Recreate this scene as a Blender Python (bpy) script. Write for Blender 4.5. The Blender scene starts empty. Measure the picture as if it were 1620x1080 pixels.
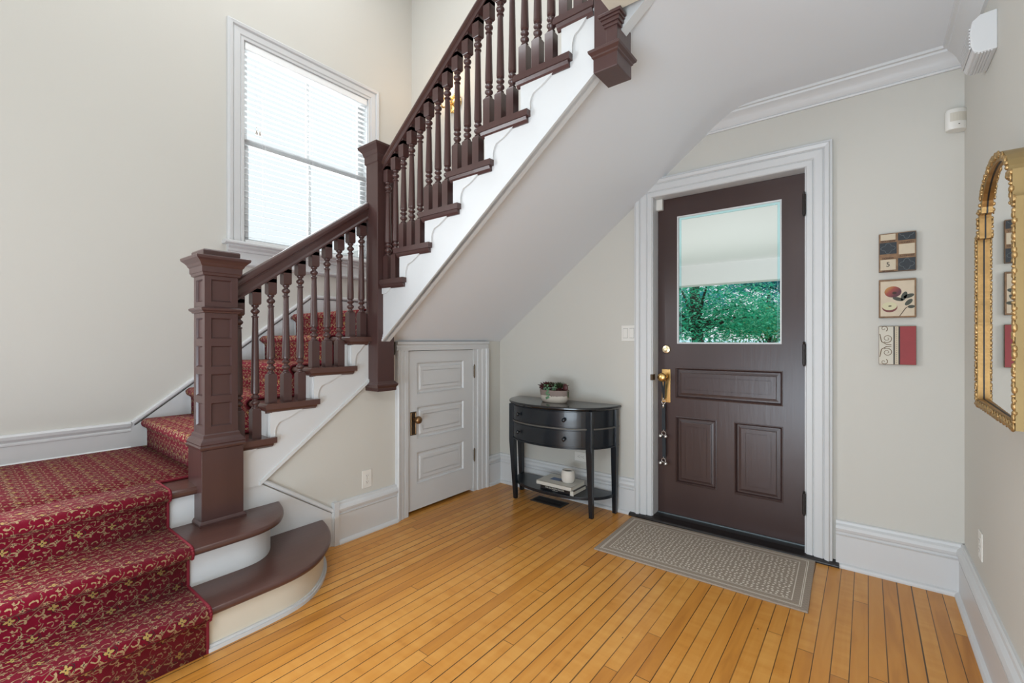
import bpy, bmesh, math, random
from mathutils import Vector, Matrix
random.seed(7)
PI = math.pi
sc = bpy.context.scene
COL = sc.collection

# ------------------------------------------------------------------ camera, world, lights, exposure
cam_d = bpy.data.cameras.new('camera'); cam = bpy.data.objects.new('camera', cam_d); COL.objects.link(cam)
cam_d.sensor_width = 36.0; cam_d.sensor_fit = 'HORIZONTAL'; cam_d.lens = 36.0*716.3/1620.0
cam_d.shift_y = -2.0/1620.0; cam_d.clip_start = 0.02
cam.location = (0, 0, 1.25); cam.rotation_euler = (PI/2, 0, math.radians(38.1))
sc.camera = cam
sc.view_settings.view_transform = 'Standard'; sc.view_settings.look = 'None'
sc.view_settings.gamma = 1.0; sc.view_settings.use_curve_mapping = False
sc.view_settings.exposure = -0.19
world = bpy.data.worlds.new('world'); sc.world = world; world.use_nodes = True
bg = world.node_tree.nodes['Background']
bg.inputs['Color'].default_value = (0.90, 0.95, 1.0, 1); bg.inputs['Strength'].default_value = 1.2

def area(name, loc, rot, sx, sy, power, col=(1, 1, 1)):
    d = bpy.data.lights.new(name, 'AREA'); d.shape = 'RECTANGLE'; d.size = sx; d.size_y = sy; d.energy = power; d.color = col
    o = bpy.data.objects.new(name, d); o.location = loc; o.rotation_euler = rot; COL.objects.link(o); return o
# unseen fills added behind the camera and over foyer and stairwell
area('ceiling_uplight_fill', (-0.35, -1.7, 0.4), (math.radians(150), 0, math.radians(12)), 2.0, 1.6, 140, (0.72, 0.87, 1.0))  # added uplight standing in for daylight, brightens ceiling and soffit
area('right_wall_fill', (-3.5, -1.1, 1.9), (math.radians(88), 0, math.radians(-92)), 1.5, 1.4, 110, (0.88, 0.95, 1.0))  # added fill aimed across the room at the right wall
area('foyer_fill', (-0.15, -0.9, 2.62), (0, 0, 0), 0.5, 0.5, 26, (0.95, 0.97, 1.0))  # added overhead fill for floor and walls, no fixture modelled
area('stairwell_fill', (-2.5, 1.3, 5.15), (0, 0, 0), 2.0, 2.0, 62, (0.93, 0.97, 1.0))  # added top fill below the closed upper ceiling, no roof opening
area('upper_hall_lamp', (-0.1, 2.3, 5.1), (0, 0, 0), 0.8, 0.8, 12, (0.88, 0.95, 1.0))
area('window_daylight', (-4.3, 2.02, 2.8), (0, -PI/2, 0), 1.5, 1.1, 40, (0.93, 0.97, 1.0))
area('porch_fill', (-1.4, 5.2, 0.3), (PI, 0, 0), 4.0, 2.5, 60, (1.0, 1.0, 0.98))  # added upward fill that brightens the porch ceiling, no fixture there

# ------------------------------------------------------------------ helpers
def V(*a): return Vector(a)
class Nd:
    """tiny wrapper to write shader maths"""
    def __init__(s, nt, sock): s.nt = nt; s.s = sock
    def _m(s, op, *o):
        n = s.nt.nodes.new('ShaderNodeMath'); n.operation = op
        for i, a in enumerate((s,)+o):
            if isinstance(a, Nd): s.nt.links.new(a.s, n.inputs[i])
            else: n.inputs[i].default_value = a
        return Nd(s.nt, n.outputs[0])
    def __add__(s, o): return s._m('ADD', o)
    def __sub__(s, o): return s._m('SUBTRACT', o)
    def __mul__(s, o): return s._m('MULTIPLY', o)
    def __truediv__(s, o): return s._m('DIVIDE', o)
    def fl(s): return s._m('FLOOR')
    def fr(s): return s._m('FRACT')
    def sin(s): return s._m('SINE')
    def cos(s): return s._m('COSINE')
    def ab(s): return s._m('ABSOLUTE')
    def lt(s, o): return s._m('LESS_THAN', o)
    def gt(s, o): return s._m('GREATER_THAN', o)
    def mx(s, o): return s._m('MAXIMUM', o)
    def mn(s, o): return s._m('MINIMUM', o)
    def sq(s): return s._m('SQRT')
    def at2(s, o): return s._m('ARCTAN2', o)
    def pw(s, o): return s._m('POWER', o)

def mat(name, col, rough=0.5, metal=0.0, var=0.0, vscale=6.0, bump=0.0, bscale=60.0, spec=0.5, coat=0.0, stretch=None):
    m = bpy.data.materials.new(name); m.use_nodes = True; nt = m.node_tree; b = nt.nodes['Principled BSDF']
    b.inputs['Base Color'].default_value = (*col, 1); b.inputs['Roughness'].default_value = rough
    b.inputs['Metallic'].default_value = metal; b.inputs['Specular IOR Level'].default_value = spec
    b.inputs['Coat Weight'].default_value = coat
    tc = nt.nodes.new('ShaderNodeTexCoord'); mp = nt.nodes.new('ShaderNodeMapping'); nt.links.new(tc.outputs['Object'], mp.inputs[0])
    if stretch: mp.inputs['Scale'].default_value = stretch
    if var > 0:
        nz = nt.nodes.new('ShaderNodeTexNoise'); nz.inputs['Scale'].default_value = vscale; nz.inputs['Detail'].default_value = 4
        nt.links.new(mp.outputs[0], nz.inputs['Vector'])
        cr = nt.nodes.new('ShaderNodeMix'); cr.data_type = 'RGBA'
        cr.inputs[6].default_value = (*[c*(1-var) for c in col], 1); cr.inputs[7].default_value = (*[min(1, c*(1+var)) for c in col], 1)
        nt.links.new(nz.outputs[0], cr.inputs[0]); nt.links.new(cr.outputs[2], b.inputs['Base Color'])
    if bump > 0:
        nz = nt.nodes.new('ShaderNodeTexNoise'); nz.inputs['Scale'].default_value = bscale; nz.inputs['Detail'].default_value = 3
        nt.links.new(mp.outputs[0], nz.inputs['Vector'])
        bp = nt.nodes.new('ShaderNodeBump'); bp.inputs['Strength'].default_value = bump; bp.inputs['Distance'].default_value = 0.002
        nt.links.new(nz.outputs[0], bp.inputs['Height']); nt.links.new(bp.outputs[0], b.inputs['Normal'])
    return m

M = {}
M['wall'] = mat('wall_paint', (0.60, 0.582, 0.532), 0.85, var=0.015, vscale=1.5, bump=0.10, bscale=90)
M['ceil'] = mat('ceiling_paint', (0.74, 0.765, 0.80), 0.9, var=0.01, vscale=1.2, bump=0.08, bscale=50)
M['white'] = mat('white_trim_paint', (0.632, 0.638, 0.640), 0.38, var=0.015, vscale=3, bump=0.05, bscale=40)
M['cream'] = mat('cream_paint', (0.66, 0.62, 0.52), 0.45, var=0.02, vscale=3)
M['brown'] = mat('dark_brown_painted_wood', (0.066, 0.031, 0.028), 0.30, var=0.18, vscale=9, bump=0.22, bscale=40, stretch=(1, 1, 0.12), coat=0.1)
M['tread'] = mat('brown_tread_wood', (0.085, 0.038, 0.030), 0.30, var=0.25, vscale=9, bump=0.2, bscale=60, stretch=(1, 0.15, 1), coat=0.15)
M['door'] = mat('door_brown_paint', (0.052, 0.028, 0.025), 0.30, var=0.15, vscale=7, bump=0.25, bscale=50, stretch=(1, 1, 0.12))
M['brass'] = mat('polished_brass', (0.80, 0.52, 0.20), 0.25, 1.0, var=0.1)
M['brassl'] = mat('pale_brass', (0.86, 0.74, 0.48), 0.25, 1.0)
M['bronze'] = mat('aged_bronze', (0.10, 0.070, 0.045), 0.42, 0.8, var=0.3, vscale=40)
M['bronzek'] = mat('bronze_knob_metal', (0.26, 0.15, 0.07), 0.3, 0.9, var=0.2, vscale=30)
M['iron'] = mat('dark_iron', (0.030, 0.024, 0.022), 0.4, 0.6)
M['chrome'] = mat('nickel', (0.75, 0.72, 0.68), 0.22, 1.0)
M['plastic'] = mat('white_plastic', (0.76, 0.74, 0.69), 0.4)
M['slot'] = mat('dark_slot', (0.03, 0.03, 0.03), 0.6)
M['black'] = mat('blue_black_lacquer', (0.006, 0.010, 0.015), 0.28, var=0.3, vscale=8, bump=0.1, bscale=80, coat=0.2)
M['blacktop'] = mat('worn_black_top', (0.010, 0.0115, 0.013), 0.27, var=0.3, vscale=10, bump=0.1, bscale=60, coat=0.4)
M['edge'] = mat('rubbed_edge', (0.10, 0.095, 0.085), 0.5)
M['blackwood'] = mat('black_threshold_wood', (0.014, 0.012, 0.012), 0.32, var=0.2)
M['ceramic'] = mat('cream_stoneware', (0.70, 0.66, 0.60), 0.55, var=0.04, vscale=20, bump=0.3, bscale=40)
M['strap'] = mat('navy_strap', (0.008, 0.014, 0.020), 0.55)
M['pages'] = mat('book_pages', (0.70, 0.66, 0.57), 0.8, var=0.1, vscale=200, stretch=(0.1, 0.1, 6))
M['bookw'] = mat('cream_book_cover', (0.62, 0.60, 0.54), 0.35)
M['bookk'] = mat('black_book_cover', (0.012, 0.012, 0.014), 0.3)
M['blueph'] = mat('blue_cover_picture', (0.03, 0.10, 0.27), 0.3, var=0.4, vscale=60)
M['brownph'] = mat('brown_cover_picture', (0.07, 0.04, 0.03), 0.3, var=0.5, vscale=60)
M['soil'] = mat('dark_soil', (0.02, 0.014, 0.010), 0.95)
M['gsuc'] = mat('pale_green_succulent', (0.12, 0.25, 0.13), 0.5, var=0.35, vscale=60)
M['dsuc'] = mat('dark_green_succulent', (0.045, 0.06, 0.025), 0.5, var=0.5, vscale=50)
M['rsuc'] = mat('maroon_succulent', (0.070, 0.016, 0.016), 0.45, var=0.4, vscale=50)
M['gold'] = mat('antique_gold', (0.36, 0.21, 0.075), 0.45, 0.7, var=0.45, vscale=25, bump=0.5, bscale=120)
M['goldl'] = mat('bright_gilt', (0.46, 0.30, 0.13), 0.38, 0.75, var=0.35, vscale=70, bump=0.6, bscale=160)
M['goldside'] = mat('gold_side', (0.31, 0.215, 0.088), 0.5, 0.4, var=0.15, vscale=8)
M['blk'] = mat('black_gap', (0.006, 0.006, 0.006), 0.5)
M['mirror'] = mat('mirror_glass', (0.88, 0.88, 0.86), 0.01, 1.0)
M['slat'] = mat('white_blind_slat', (0.86, 0.87, 0.87), 0.45)
M['bulb'] = mat('lit_bulb', (1, 1, 1), 0.5)
_b = M['bulb'].node_tree.nodes['Principled BSDF']; _b.inputs['Emission Color'].default_value = (1, 0.72, 0.40, 1); _b.inputs['Emission Strength'].default_value = 8
M['porch'] = mat('porch_white_paint', (0.80, 0.80, 0.78), 0.7, bump=0.1, stretch=(1, 0.1, 1))
M['bark'] = mat('tree_bark', (0.05, 0.042, 0.035), 0.9, var=0.4, vscale=12)
M['grass'] = mat('lawn_green', (0.07, 0.20, 0.07), 0.9, var=0.4, vscale=3)

def glassmat(name, tint, gl):
    m = bpy.data.materials.new(name); m.use_nodes = True; nt = m.node_tree; nt.nodes.clear()
    out = nt.nodes.new('ShaderNodeOutputMaterial'); t = nt.nodes.new('ShaderNodeBsdfTransparent'); g = nt.nodes.new('ShaderNodeBsdfGlossy')
    t.inputs[0].default_value = (*tint, 1); g.inputs['Roughness'].default_value = 0.02
    lw = nt.nodes.new('ShaderNodeLayerWeight'); lw.inputs[0].default_value = gl
    mx = nt.nodes.new('ShaderNodeMixShader'); nt.links.new(lw.outputs['Fresnel'], mx.inputs[0]); nt.links.new(t.outputs[0], mx.inputs[1]); nt.links.new(g.outputs[0], mx.inputs[2])
    nt.links.new(mx.outputs[0], out.inputs[0]); return m
M['glass'] = glassmat('clear_glass', (0.97, 0.99, 0.99), 0.06)
M['bevglass'] = glassmat('bevelled_glass_edge', (0.80, 0.97, 1.0), 0.25)

def leafmat(name, c1, c2, c3):
    m = bpy.data.materials.new(name); m.use_nodes = True; nt = m.node_tree; b = nt.nodes['Principled BSDF']
    gi = nt.nodes.new('ShaderNodeNewGeometry')
    cr = nt.nodes.new('ShaderNodeValToRGB'); e = cr.color_ramp.elements
    e[0].position = 0; e[0].color = (*c1, 1); e[1].position = 1; e[1].color = (*c3, 1)
    k = e.new(0.6); k.color = (*c2, 1)
    nt.links.new(gi.outputs['Random Per Island'], cr.inputs[0]); nt.links.new(cr.outputs[0], b.inputs['Base Color'])
    b.inputs['Roughness'].default_value = 0.6
    tr = nt.nodes.new('ShaderNodeBsdfTranslucent'); nt.links.new(cr.outputs[0], tr.inputs[0])
    mx = nt.nodes.new('ShaderNodeMixShader'); mx.inputs[0].default_value = 0.45
    nt.links.new(b.outputs[0], mx.inputs[1]); nt.links.new(tr.outputs[0], mx.inputs[2])
    nt.links.new(mx.outputs[0], nt.nodes['Material Output'].inputs[0]); return m
M['leafA'] = leafmat('deep_green_leaves', (0.02, 0.22, 0.13), (0.06, 0.60, 0.36), (0.30, 0.88, 0.60))
M['leafB'] = leafmat('teal_green_leaves', (0.02, 0.24, 0.32), (0.06, 0.52, 0.58), (0.25, 0.76, 0.74))
M['leafC'] = leafmat('yellow_green_leaves', (0.10, 0.33, 0.12), (0.30, 0.62, 0.25), (0.62, 0.85, 0.40))

# floor boards
def floor_mat():
    m = bpy.data.materials.new('maple_strip_floor'); m.use_nodes = True; nt = m.node_tree; b = nt.nodes['Principled BSDF']
    tc = nt.nodes.new('ShaderNodeTexCoord'); sp = nt.nodes.new('ShaderNodeSeparateXYZ'); nt.links.new(tc.outputs['Object'], sp.inputs[0])
    x = Nd(nt, sp.outputs[0]); y = Nd(nt, sp.outputs[1])
    W = 0.0572
    bx_ = (x + 10.0)/W + 0.10; bi = bx_.fl(); bf = bx_.fr()
    def wn(v):
        n = nt.nodes.new('ShaderNodeTexWhiteNoise'); n.noise_dimensions = '2D'
        c = nt.nodes.new('ShaderNodeCombineXYZ'); nt.links.new(v[0].s, c.inputs[0])
        if isinstance(v[1], Nd): nt.links.new(v[1].s, c.inputs[1])
        else: c.inputs[1].default_value = v[1]
        nt.links.new(c.outputs[0], n.inputs['Vector']); return Nd(nt, n.outputs['Value'])
    r1 = wn((bi, 3.3)); r2 = wn((bi, 8.1))
    L = r2*2.6 + 1.6
    by_ = (y + 20.0 + r1*3.0)/L; yi = by_.fl(); yf = by_.fr()
    rid = wn((bi, yi)); 
    # gap strengths
    gw = r2*0.034 + 0.028
    g = bf.lt(gw).mx((bf*-1.0 + 1.0).lt(gw*0.6))
    ge = (yf*L).lt(0.0035)
    n1 = nt.nodes.new('ShaderNodeTexNoise'); n1.inputs['Scale'].default_value = 1.7
    nt.links.new(tc.outputs['Object'], n1.inputs['Vector'])
    gs = (Nd(nt, n1.outputs[0])*0.8 + wn((bi, 5.7))*0.75 + 0.18)
    gap = g.mx(ge*0.8)*gs._m('MINIMUM', 0.92)
    # grain
    cv = nt.nodes.new('ShaderNodeCombineXYZ'); nt.links.new((x*9.0 + rid*37.0).s, cv.inputs[0]); nt.links.new((y*1.1 + rid*19.0).s, cv.inputs[1]); nt.links.new((rid*11.0).s, cv.inputs[2])
    gr = nt.nodes.new('ShaderNodeTexNoise'); gr.inputs['Scale'].default_value = 2.2; gr.inputs['Detail'].default_value = 5; gr.inputs['Distortion'].default_value = 0.8
    nt.links.new(cv.outputs[0], gr.inputs['Vector'])
    # curly figure across some boards
    cv2 = nt.nodes.new('ShaderNodeCombineXYZ'); nt.links.new((x*1.5 + rid*5.0).s, cv2.inputs[0]); nt.links.new((y*9.0).s, cv2.inputs[1]); nt.links.new((rid*31.0).s, cv2.inputs[2])
    cu = nt.nodes.new('ShaderNodeTexNoise'); cu.inputs['Scale'].default_value = 2.4; cu.inputs['Detail'].default_value = 2
    nt.links.new(cv2.outputs[0], cu.inputs['Vector'])
    t = rid*0.34 + Nd(nt, gr.outputs[0])*0.62 + (Nd(nt, cu.outputs[0]) - 0.5)*(rid.gt(0.55))*0.55 + 0.0
    cr = nt.nodes.new('ShaderNodeValToRGB'); e = cr.color_ramp.elements
    e[0].position = 0.12; e[0].color = (0.37, 0.135, 0.022, 1); e[1].position = 0.85; e[1].color = (0.70, 0.35, 0.085, 1)
    k = e.new(0.42); k.color = (0.58, 0.245, 0.042, 1)
    nt.links.new(t.s, cr.inputs[0])
    # dark scuffs and nail holes
    vo = nt.nodes.new('ShaderNodeTexVoronoi'); vo.inputs['Scale'].default_value = 4.2; nt.links.new(tc.outputs['Object'], vo.inputs['Vector'])
    dots = Nd(nt, vo.outputs['Distance']).lt(0.016)
    mxg = nt.nodes.new('ShaderNodeMix'); mxg.data_type = 'RGBA'; nt.links.new(gap.mx(dots*0.8).s, mxg.inputs[0])
    nt.links.new(cr.outputs[0], mxg.inputs[6]); mxg.inputs[7].default_value = (0.035, 0.018, 0.008, 1)
    nt.links.new(mxg.outputs[2], b.inputs['Base Color'])
    b.inputs['Roughness'].default_value = 0.30; b.inputs['Coat Weight'].default_value = 0.0; b.inputs['Specular IOR Level'].default_value = 0.42
    rn = Nd(nt, n1.outputs[0])*0.16 + 0.22; nt.links.new(rn.s, b.inputs['Roughness'])
    bp = nt.nodes.new('ShaderNodeBump'); bp.inputs['Strength'].default_value = 0.35; bp.inputs['Distance'].default_value = 0.002
    nt.links.new((gap*-1.0 + Nd(nt, gr.outputs[0])*0.08).s, bp.inputs['Height']); nt.links.new(bp.outputs[0], b.inputs['Normal'])
    return m
M['floor'] = floor_mat()

def uvnodes(nt):
    u = nt.nodes.new('ShaderNodeUVMap'); sp = nt.nodes.new('ShaderNodeSeparateXYZ'); nt.links.new(u.outputs[0], sp.inputs[0])
    return Nd(nt, sp.outputs[0]), Nd(nt, sp.outputs[1]), u

def carpet_mat():
    m = bpy.data.materials.new('red_floral_carpet'); m.use_nodes = True; nt = m.node_tree; b = nt.nodes['Principled BSDF']
    u, v, uvn = uvnodes(nt)
    S = 0.105                                     # repeat
    nz = nt.nodes.new('ShaderNodeTexNoise'); nz.inputs['Scale'].default_value = 90; nt.links.new(uvn.outputs[0], nz.inputs['Vector'])
    w1 = (Nd(nt, nz.outputs[0]) - 0.5)*0.10
    a = u/S + w1; row = (v/(S*0.86)).fl()
    a = a + (row._m('MODULO', 2.0))*0.5
    p = a.fr() - 0.5; q = ((v/(S*0.86)) + w1).fr() - 0.5
    def flower(cx, cy, R, n, ph=0.0):
        dx = p - cx; dy = q*0.86 - cy
        r = (dx*dx + dy*dy).sq(); th = dy.at2(dx)
        return r.lt(((th*n + ph).cos()*0.32 + 0.74)*R), r
    def arc(cx, cy, R, w, a0, a1):
        dx = p - cx; dy = q*0.86 - cy
        r = (dx*dx + dy*dy).sq(); th = dy.at2(dx)
        return ((r - R).ab().lt(w))*(th.gt(a0))*(th.lt(a1))
    f1, r1 = flower(0, 0, 0.125, 4.0); c1 = r1.lt(0.022)
    f2, r2 = flower(0.27, 0.20, 0.085, 5.0, 1.0)
    f3, r3 = flower(-0.27, 0.22, 0.080, 5.0, 0.3)
    f4, r4 = flower(-0.21, -0.23, 0.070, 4.0, 0.8)
    f5, r5 = flower(0.40, -0.05, 0.075, 4.0, 0.5)
    gold = f1*(c1*-1.0 + 1.0)
    tan = f2.mx(f3).mx(f4).mx(f5)*(r2.gt(0.014))*(r3.gt(0.014))
    sc1 = arc(0.24, -0.20, 0.115, 0.026, -0.4, 2.9)
    sc2 = arc(-0.33, -0.02, 0.105, 0.024, -2.9, 0.6)
    sc3 = arc(-0.02, 0.30, 0.10, 0.020, 0.2, 3.0)
    sc4 = arc(0.10, -0.33, 0.08, 0.019, -3.0, 0.0)
    tan = tan.mx(sc1).mx(sc2).mx(sc3).mx(sc4)
    f6, r6 = flower(0.05, -0.36, 0.045, 4.0, 0.2)
    f7, r7 = flower(-0.42, 0.36, 0.045, 5.0, 0.9)
    f8, r8 = flower(0.16, 0.40, 0.035, 3.0, 0.0)
    tan = tan.mx(f6).mx(f7).mx(f8).mx(arc(-0.10, -0.12, 0.12, 0.016, -3.1, -1.2)).mx(arc(0.42, 0.30, 0.09, 0.020, -1.0, 2.4))
    # thin vine net
    vine = ((p*6.283).sin()*0.16 + q*0.86 + 0.04).ab().lt(0.016)
    vine = vine.mx(((q*6.283).cos()*0.14 + p - 0.12).ab().lt(0.015))
    vine = vine.mx(((p*12.566 + 1.1).sin()*0.07 + q*0.86 - 0.20).ab().lt(0.010)).mx(((q*12.566).sin()*0.06 + p + 0.30).ab().lt(0.010))
    dark = r2.lt(0.02).mx(r3.lt(0.02)).mx(c1).mx(r5.lt(0.02)).mx(((r1 - 0.20).ab().lt(0.010))*((p*44.0).sin().gt(0.0)))
    out1, _ = flower(0, 0, 0.16, 4.0)
    mc = nt.nodes.new('ShaderNodeMix'); mc.data_type = 'RGBA'
    nb = nt.nodes.new('ShaderNodeTexNoise'); nb.inputs['Scale'].default_value = 25; nt.links.new(uvn.outputs[0], nb.inputs['Vector'])
    nt.links.new(nb.outputs[0], mc.inputs[0]); mc.inputs[6].default_value = (0.14, 0.003, 0.012, 1); mc.inputs[7].default_value = (0.27, 0.007, 0.032, 1)
    cur = mc.outputs[2]
    for mask, c in ((out1, (0.05, 0.012, 0.015)), (vine, (0.30, 0.20, 0.12)), (tan, (0.48, 0.35, 0.19)), (gold, (0.56, 0.39, 0.13)), (dark, (0.03, 0.03, 0.03))):
        x_ = nt.nodes.new('ShaderNodeMix'); x_.data_type = 'RGBA'; nt.links.new(mask.s, x_.inputs[0]); nt.links.new(cur, x_.inputs[6]); x_.inputs[7].default_value = (*c, 1); cur = x_.outputs[2]
    nt.links.new(cur, b.inputs['Base Color'])
    b.inputs['Roughness'].default_value = 0.9; b.inputs['Specular IOR Level'].default_value = 0.15
    b.inputs['Sheen Weight'].default_value = 0.16; b.inputs['Sheen Roughness'].default_value = 0.4; b.inputs['Sheen Tint'].default_value = (1.0, 0.45, 0.5, 1)
    nf = nt.nodes.new('ShaderNodeTexNoise'); nf.inputs['Scale'].default_value = 500; nt.links.new(uvn.outputs[0], nf.inputs['Vector'])
    bp = nt.nodes.new('ShaderNodeBump'); bp.inputs['Strength'].default_value = 0.8; bp.inputs['Distance'].default_value = 0.003
    nt.links.new((Nd(nt, nf.outputs[0]) + tan*0.3 + gold*0.3).s, bp.inputs['Height']); nt.links.new(bp.outputs[0], b.inputs['Normal'])
    return m
M['carpet'] = carpet_mat()
M['binding'] = mat('crimson_binding', (0.17, 0.004, 0.014), 0.8)

def rug_mat(hw, hh):
    m = bpy.data.materials.new('taupe_dotted_rug'); m.use_nodes = True; nt = m.node_tree; b = nt.nodes['Principled BSDF']
    tc = nt.nodes.new('ShaderNodeTexCoord'); sp = nt.nodes.new('ShaderNodeSeparateXYZ'); nt.links.new(tc.outputs['Object'], sp.inputs[0])
    x = Nd(nt, sp.outputs[0]); y = Nd(nt, sp.outputs[1])
    d = (x.ab()*-1.0 + hw).mn(y.ab()*-1.0 + hh)       # distance to the rug's edge
    vo = nt.nodes.new('ShaderNodeTexVoronoi'); vo.voronoi_dimensions = '2D'; vo.inputs['Scale'].default_value = 45; vo.inputs['Randomness'].default_value = 0.38
    nt.links.new(tc.outputs['Object'], vo.inputs['Vector'])
    dot = Nd(nt, vo.outputs['Distance']).lt(0.26)*d.gt(0.078)
    line = ((d - 0.030).ab().lt(0.0018)).mx((d - 0.037).ab().lt(0.0016)).mx((d - 0.070).ab().lt(0.0020))
    zz = ((x*260.0).sin()*(y*260.0).sin()*0.5 + 0.5)
    wv = nt.nodes.new('ShaderNodeTexNoise'); wv.inputs['Scale'].default_value = 260; nt.links.new(tc.outputs['Object'], wv.inputs['Vector'])
    mc = nt.nodes.new('ShaderNodeMix'); mc.data_type = 'RGBA'; nt.links.new((Nd(nt, wv.outputs[0])*0.6 + zz*0.4).s, mc.inputs[0])
    mc.inputs[6].default_value = (0.25, 0.20, 0.155, 1); mc.inputs[7].default_value = (0.40, 0.33, 0.265, 1)
    m2 = nt.nodes.new('ShaderNodeMix'); m2.data_type = 'RGBA'; nt.links.new((dot.mx(line)*0.9).s, m2.inputs[0]); nt.links.new(mc.outputs[2], m2.inputs[6]); m2.inputs[7].default_value = (0.74, 0.68, 0.58, 1)
    nt.links.new(m2.outputs[2], b.inputs['Base Color']); b.inputs['Roughness'].default_value = 0.95
    bp = nt.nodes.new('ShaderNodeBump'); bp.inputs['Strength'].default_value = 0.5; bp.inputs['Distance'].default_value = 0.002
    nt.links.new((Nd(nt, wv.outputs[0]) + dot*0.5).s, bp.inputs['Height']); nt.links.new(bp.outputs[0], b.inputs['Normal'])
    return m

# mesh primitives -------------------------------------------------
def B(bm, x0, x1, y0, y1, z0, z1):
    vs = [bm.verts.new(p) for p in ((x0, y0, z0), (x1, y0, z0), (x1, y1, z0), (x0, y1, z0), (x0, y0, z1), (x1, y0, z1), (x1, y1, z1), (x0, y1, z1))]
    for f in ((0, 3, 2, 1), (4, 5, 6, 7), (0, 1, 5, 4), (1, 2, 6, 5), (2, 3, 7, 6), (3, 0, 4, 7)): bm.faces.new([vs[i] for i in f])
def PR(bm, pts, axis, a, b, shear=None):
    """prism: 2D points extruded along axis. axis x: (y,z); y: (x,z); z: (x,y)"""
    def P(p, t):
        return {'x': (t, p[0], p[1]), 'y': (p[0], t, p[1]), 'z': (p[0], p[1], t)}[axis]
    v0 = [bm.verts.new(P(p, a)) for p in pts]; v1 = [bm.verts.new(P(p, b)) for p in pts]
    n = len(pts)
    bm.faces.new(v0); bm.faces.new(v1[::-1])
    for i in range(n): bm.faces.new([v0[i], v0[(i+1) % n], v1[(i+1) % n], v1[i]])
def LA(bm, prof, c=(0, 0, 0), seg=16, sx=1.0, sy=1.0, axis='z', phase=0.0):
    rings = []
    for r, h in prof:
        ring = []
        for k in range(seg):
            a = 2*PI*k/seg + phase; p = (r*math.cos(a)*sx, r*math.sin(a)*sy, h)
            if axis == 'x': p = (p[2], p[0], p[1])
            elif axis == 'y': p = (p[0], p[2], p[1])
            ring.append(bm.verts.new((c[0]+p[0], c[1]+p[1], c[2]+p[2])))
        rings.append(ring)
    for a, b in zip(rings, rings[1:]):
        for k in range(seg): bm.faces.new([a[k], a[(k+1) % seg], b[(k+1) % seg], b[k]])
    bm.faces.new(rings[0][::-1]); bm.faces.new(rings[-1])
def SQ(bm, prof, cx, cy, sy=1.0):
    """stack of square sections (half width, z)"""
    LA(bm, [(h*math.sqrt(2), z) for h, z in prof], (cx, cy, 0), 4, 1, sy, 'z', PI/4)
def TU(bm, pts, r, seg=8, caps=True):
    pts = [Vector(p) for p in pts]; rings = []
    rr = r if isinstance(r, (list, tuple)) else [r]*len(pts)
    up = Vector((0, 0, 1)); prev = None
    for i, p in enumerate(pts):
        d = (pts[min(i+1, len(pts)-1)] - pts[max(i-1, 0)]).normalized()
        if prev is None:
            s = d.cross(up); s = d.cross(Vector((1, 0, 0))) if s.length < 1e-3 else s
        else: s = prev - d*prev.dot(d)
        s.normalize(); prev = s; t = d.cross(s)
        rings.append([bm.verts.new(p + (s*math.cos(2*PI*k/seg) + t*math.sin(2*PI*k/seg))*rr[i]) for k in range(seg)])
    for a, b in zip(rings, rings[1:]):
        for k in range(seg): bm.faces.new([a[k], a[(k+1) % seg], b[(k+1) % seg], b[k]])
    if caps: bm.faces.new(rings[0][::-1]); bm.faces.new(rings[-1])
def BL(bm, c, rx, ry=None, rz=None, seg=10, rings=7):
    ry = rx if ry is None else ry; rz = rx if rz is None else rz
    LA(bm, [(max(1e-4, math.sin(PI*i/rings))*rx, -math.cos(PI*i/rings)*rz) for i in range(rings+1)], c, seg, 1, ry/rx)
def SW(bm, path, prof, N, closed=False):
    """mitred moulding: path 3D points in a plane with normal N; prof = (a, b): a = offset sideways (d x N), b = along N"""
    N = Vector(N).normalized(); P = [Vector(p) for p in path]; n = len(P); rings = []
    for i in range(n):
        if closed or 0 < i < n-1:
            d0 = (P[i]-P[i-1]).normalized(); d1 = (P[(i+1) % n]-P[i]).normalized()
        elif i == 0: d0 = d1 = (P[1]-P[0]).normalized()
        else: d0 = d1 = (P[-1]-P[-2]).normalized()
        s0 = d0.cross(N); s1 = d1.cross(N); m = (s0+s1)
        m = m/ (m.dot(s0)) if m.length > 1e-6 else s0
        rings.append([bm.verts.new(P[i] + m*a + N*b) for a, b in prof])
    k = len(prof); R = range(n if closed else n-1)
    for i in R:
        a = rings[i]; b = rings[(i+1) % n]
        for j in range(k): bm.faces.new([a[j], a[(j+1) % k], b[(j+1) % k], b[j]])
    if not closed: bm.faces.new(rings[0][::-1]); bm.faces.new(rings[-1])

def O(name, bm, m, parent=None, smooth=False, bevel=0.0, seg=2, auto=None):
    bmesh.ops.recalc_face_normals(bm, faces=bm.faces)
    me = bpy.data.meshes.new(name); bm.to_mesh(me); bm.free()
    mats = m if isinstance(m, (list, tuple)) else [m]
    for q in mats: me.materials.append(M[q] if isinstance(q, str) else q)
    if smooth:
        for p in me.polygons: p.use_smooth = True
        if auto is not None: me.set_sharp_from_angle(angle=math.radians(auto))
    o = bpy.data.objects.new(name, me); COL.objects.link(o)
    if parent: o.parent = parent; o.matrix_parent_inverse = parent.matrix_basis.inverted()
    if bevel > 0:
        md = o.modifiers.new('bevel', 'BEVEL'); md.width = bevel; md.segments = seg; md.limit_method = 'ANGLE'; md.angle_limit = math.radians(35)
        md.harden_normals = False
    return o
def nb(): return bmesh.new()
def tag(o, label=None, cat=None, group=None, kind=None):
    if label: o['label'] = label
    if cat: o['category'] = cat
    if group: o['group'] = group
    if kind: o['kind'] = kind
    return o
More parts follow.
